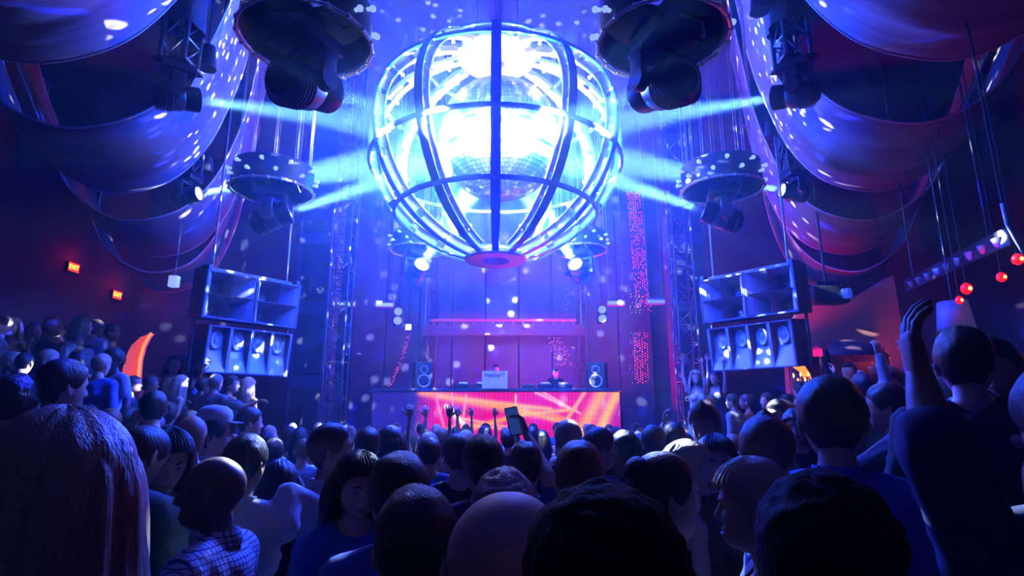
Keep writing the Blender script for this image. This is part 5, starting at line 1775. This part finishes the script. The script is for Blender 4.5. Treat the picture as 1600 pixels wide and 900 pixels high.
hero(1243, 640, 4.4, 175, 'pale long-haired woman in black between the suit and the tall blue shirt', fem=True, hair='long', top=C_BLACK)

# a cap on a head, phones and glasses in hands: things of their own
def cap(px, ty, Y, deg, m, label, flo=0.0):
    p = pix(px, ty, Y)
    t = thing('cap', label, 'cap', (p.x, p.y, p.z - 0.075), facing(px, deg))
    MB().lathe([(0.098, 0.0), (0.102, 0.03), (0.092, 0.07), (0.06, 0.098), (0.0, 0.108), (0, 0.104), (0.088, 0.066), (0.094, 0.0)], 28, Matrix.Diagonal((1, 1.15, 1, 1)) @ Matrix.Translation((0, 0.02, 0))).build('crown', m, t, smooth=True)
    vs, n = [], 14
    for lay in (0, 1):
        for r in (0.095, 0.175):
            for i in range(n + 1):
                a = R(35) + R(110) * i / n
                vs.append((math.cos(a) * min(r, 0.12), 0.02 + math.sin(a) * r * 1.1, -0.012 * (r > 0.1) - 0.004 * lay))
    k = n + 1
    fs = [(i, i + 1, k + i + 1, k + i) for i in range(n)] + [(2 * k + i, 2 * k + i + 1, 3 * k + i + 1, 3 * k + i) for i in range(n)] + [(k + i, k + i + 1, 3 * k + i + 1, 3 * k + i) for i in range(n)]
    MB().add(vs, fs).build('peak', m, t, smooth=True)
cap(331, 640, 3.93, -75, C_WHITE, 'white cap on the laughing man with sunglasses')


def phone(p, rot, label):
    t = thing('smartphone', label, 'phone', p, rot=rot)
    MB().box((0, 0, 0), (0.072, 0.009, 0.148), bevel=0.004).build('body', BLACK, t, smooth=40)
    MB().box((0, -0.0055, 0), (0.064, 0.002, 0.134)).build('screen', mat('phone_screen', (0.05, 0.05, 0.08), 0.15, emit=(0.03, 0.08, 0.4), es=0.5), t)
phone(pix(803, 658, 2.98), (R(-15), R(-10), R(20)), 'dark phone held up in the raised hand before the bright screen')

# ------------------------------------------------------------------ the rest of the crowd: people farther away
PROTO = []
specs = [
    dict(hair='short', top_style='shirt', arms=('down', 'down')),
    dict(hair='short', top_style='jacket', arms=('bent', 'down')),
    dict(hair='long', top_style='dress', arms=('down', 'down'), fem=True),
    dict(hair='bob', top_style='dress', arms=('bent', 'down'), fem=True),
    dict(hair='short', top_style='tee', arms=('up', 'down')),
    dict(hair='long', top_style='dress', arms=('high', 'high'), fem=True),
    dict(hair='buzz', top_style='shirt', arms=('bent', 'bent')),
    dict(hair='curly', top_style='tee', arms=('down', 'fwd')),
    dict(hair='bun', top_style='tank', arms=('chest', 'down'), fem=True),
    dict(hair='short', top_style='shirt', arms=('down', 'high')),
]
HN = {'short': 'short', 'long': 'long', 'bob': 'bobbed', 'buzz': 'cropped', 'curly': 'curly', 'bun': 'pinned-up'}
TN = {'shirt': 'shirt', 'jacket': 'jacket', 'dress': 'dress', 'tee': 't-shirt', 'tank': 'tank top'}
for i, k in enumerate(specs):
    o, _, _ = make_person('person', 'p', (0, -1, 0), 0, 1, detail=0, skin=SKIN_L, top=C_BLACK, legs=C_BLACK, hair_m=HAIR_D, face=False, seed=50 + i, hs=1.08, **k)
    PROTO.append((o, k))
PUSED = set()
TOPS = [(C_BLACK, 'black'), (C_WHITE, 'white'), (C_PALE, 'pale blue'), (C_NAVY, 'navy'), (C_GREY, 'grey'), (C_BLUE, 'blue'), (C_BLACK, 'black'), (C_TEAL, 'dark teal')]
HAIRS = [(HAIR_D, 'black'), (HAIR_D, 'black'), (HAIR_B, 'brown'), (HAIR_C, 'chestnut'), (HAIR_D, 'black'), (HAIR_Y, 'blonde')]
SKINS = [SKIN_L, SKIN_L, SKIN_M, SKIN_L, SKIN_D]
rc = random.Random(21)
PLACED = []


def extra(px, ty, Y, deg, floor, place, group, pi=None, ti=None, hi=None, zmin=0.86, zmax=1.12):
    for _ in range(14):                      # step back until nobody stands in the same spot
        loc, s_ = where(px, ty, Y, floor)
        if all(math.hypot((loc[0] - a) / 0.44, (loc[1] - b) / 0.34) > 1 for a, b in SPOTS): break
        Y += 0.12
    SPOTS.append((loc[0], loc[1]))
    s_ = max(zmin, min(zmax, s_))
    pi = rc.randrange(len(specs)) if pi is None else pi
    o, k = PROTO[pi]
    c = o if pi not in PUSED else copy_tree(o)
    PUSED.add(pi)
    c.location = loc; c.scale = (s_,) * 3; c.rotation_euler = (0, 0, facing(px, deg))
    tm, tn = TOPS[rc.randrange(len(TOPS)) if ti is None else ti]
    hm_, hn = HAIRS[rc.randrange(len(HAIRS)) if hi is None else hi]
    sk = rc.choice(SKINS)
    for ob in [c] + list(c.children):
        st_ = ob.name.split('.')[0]
        m = {'person': sk, 'hair': hm_}.get(st_, tm if st_ in ('shirt', 'jacket', 'dress', 't_shirt', 'tank_top') else None)
        if m:
            ob.material_slots[0].link = 'OBJECT'; ob.material_slots[0].material = m
    sex = 'woman' if k.get('fem') else 'man'
    act = ' with both arms up' if k['arms'] == ('high', 'high') else (' with one arm up' if ('up' in k['arms'] or 'high' in k['arms']) else '')
    act = ', arms up' if k['arms'] == ('high', 'high') else (', arm up' if ('up' in k['arms'] or 'high' in k['arms']) else '')
    c['label'] = '%s-haired %s in %s%s, %s' % (hn, sex, tn if tn != 'dark teal' else 'teal', act, place)
    c['group'] = group
    PLACED.append((px, ty, Y))
    return c


ORD = ['first', 'second', 'third', 'fourth', 'fifth', 'sixth', 'seventh', 'eighth', 'ninth', 'tenth', 'eleventh', 'twelfth', 'thirteenth', 'fourteenth', 'fifteenth', 'sixteenth', 'seventeenth', 'eighteenth', 'nineteenth', 'twentieth']


def row(x0, x1, n, ty, Y, place, group, floor=0.0, deg=(-25, 25), jy=5, armsok=True, back=0.15, zmin=0.86):
    m = -1
    for i in range(n):
        px = x0 + (x1 - x0) * (i + 0.5) / n + rc.uniform(-0.2, 0.2) * (x1 - x0) / n
        if 186 < px < 250 and ty < 600: continue      # the curved arch shows here
        m += 1
        d = rc.uniform(*deg) if rc.random() > back else rc.uniform(120, 240)
        pi = rc.choice([0, 1, 2, 3, 6, 7, 8, 0, 2] if not armsok or 150 < px < 270 or rc.random() > 0.12 else [4, 5, 9])
        extra(px, ty + rc.uniform(-jy, jy), Y + rc.uniform(-0.25, 0.25), d, floor, '%s from left in %s' % (ORD[m], place), group, pi, zmin=zmin)


row(405, 1085, 18, 664, 10.6, 'last row before the booth', 'guests at the front of the stage', jy=3)
row(395, 1110, 17, 670, 8.6, 'second-last row before booth', 'guests before the booth', jy=4)
row(400, 1120, 14, 676, 6.9, 'third-last row before booth', 'guests in the middle of the floor', jy=5)
row(390, 700, 5, 684, 5.2, 'row behind closed-eyed man', 'guests left of the middle', jy=6)
row(850, 1240, 6, 682, 5.2, 'row behind navy suit', 'guests right of the middle', jy=6)
# left terraces
row(-10, 190, 8, 492, 8.6, 'upper left terrace, back', 'guests on the upper left terrace', floor=1.21, deg=(-110, -20), jy=10, zmin=0.9)
row(0, 225, 8, 545, 6.6, 'upper left terrace, front', 'guests on the upper left terrace front', floor=0.7, deg=(-110, -20), jy=10)
row(190, 400, 8, 608, 7.4, 'lower left terrace', 'guests on the lower left terrace', floor=0.7, deg=(-120, -30), jy=8)
row(120, 400, 9, 634, 5.2, 'row below left terrace', 'guests below the left terrace', floor=0.0, deg=(-80, 0), jy=8, zmin=0.9)
row(190, 300, 3, 648, 4.7, 'row behind white cap', 'guests behind the white cap', jy=5)
extra(319, 560, 8.7, 178, 0.7, 'standing alone on the left terrace below the loudspeakers', 'guests on the left terrace edge', 2, 0, 0)
extra(272, 558, 8.9, -160, 0.7, 'left of the terrace couple, left of loudspeakers', 'couple on the left terrace', 3, 3, 0)
extra(289, 557, 8.9, 150, 0.7, 'right of the terrace couple, left of loudspeakers', 'couple on the left terrace', 3, 0, 3)
extra(376, 599, 8.2, 160, 0.7, 'standing below the left stack of loudspeakers', 'guests on the left terrace edge', 0, 0, 0)
# right side
row(1100, 1240, 5, 622, 8.4, 'row below right loudspeakers', 'guests below the right loudspeakers', floor=0.5, deg=(20, 130), jy=6)
row(1235, 1440, 6, 596, 8.0, 'right terrace row', 'guests on the right terrace', floor=0.5, deg=(20, 130), jy=10)
row(1330, 1560, 5, 575, 5.6, 'row before right terrace', 'guests by the right terrace', floor=0.24, deg=(20, 110), jy=12, zmin=0.95)
row(1200, 1460, 6, 632, 5.6, 'row behind tall blue shirt', 'guests behind the tall blue shirt', floor=0.0, deg=(-10, 120), jy=8)
extra(1086, 583, 9.4, 190, 0.9, 'left dancer on the bench under right loudspeakers', 'dancers on the bench', 5, 1, 5)
extra(1118, 590, 9.4, 150, 0.9, 'right dancer on the bench under right loudspeakers', 'dancers on the bench', 5, 3, 0)
extra(1325, 556, 8.6, 160, 0.5, 'waving over the heads on the right terrace', 'guests on the right terrace', 9, 3, 0)
bench = thing('bench', 'black upholstered bench the two dancers stand on, below the right loudspeakers', 'bench', (pix(1102, 600, 9.4).x, 9.4, 0))
MB().box((0, 0, 0.84), (1.5, 0.55, 0.12), bevel=0.03).build('seat', TER, bench)
for sx in (-1, 1):
    for sy in (-1, 1):
        MB().box((sx * 0.66, sy * 0.2, 0.39), (0.07, 0.07, 0.78)).build('leg', BLACK, bench)
# people on the stage
dj, _, _ = make_person('person', 'dj in a black shirt behind the booth, head above the white sign', (pix(775, 572, 13.95).x, 13.95, 1.3), R(180), (pix(775, 569, 13.95).z - 1.3) / HT, hair='short', hair_m=HAIR_D, skin=SKIN_L, top=C_BLACK, legs=C_BLACK, arms=('fwd', 'fwd'), detail=1, seed=99)
extra(657, 577, 14.2, 170, 1.3, 'standing on the stage behind the left part of the booth', 'people on the stage', 0, 1, 0)
extra(868, 590, 14.3, 190, 1.3, 'standing on the stage behind the right part of the booth', 'people on the stage', 1, 0, 0)
print('SCALES', HEROES)
for i, (o, k) in enumerate(PROTO):
    if i not in PUSED: print('unused proto', i)
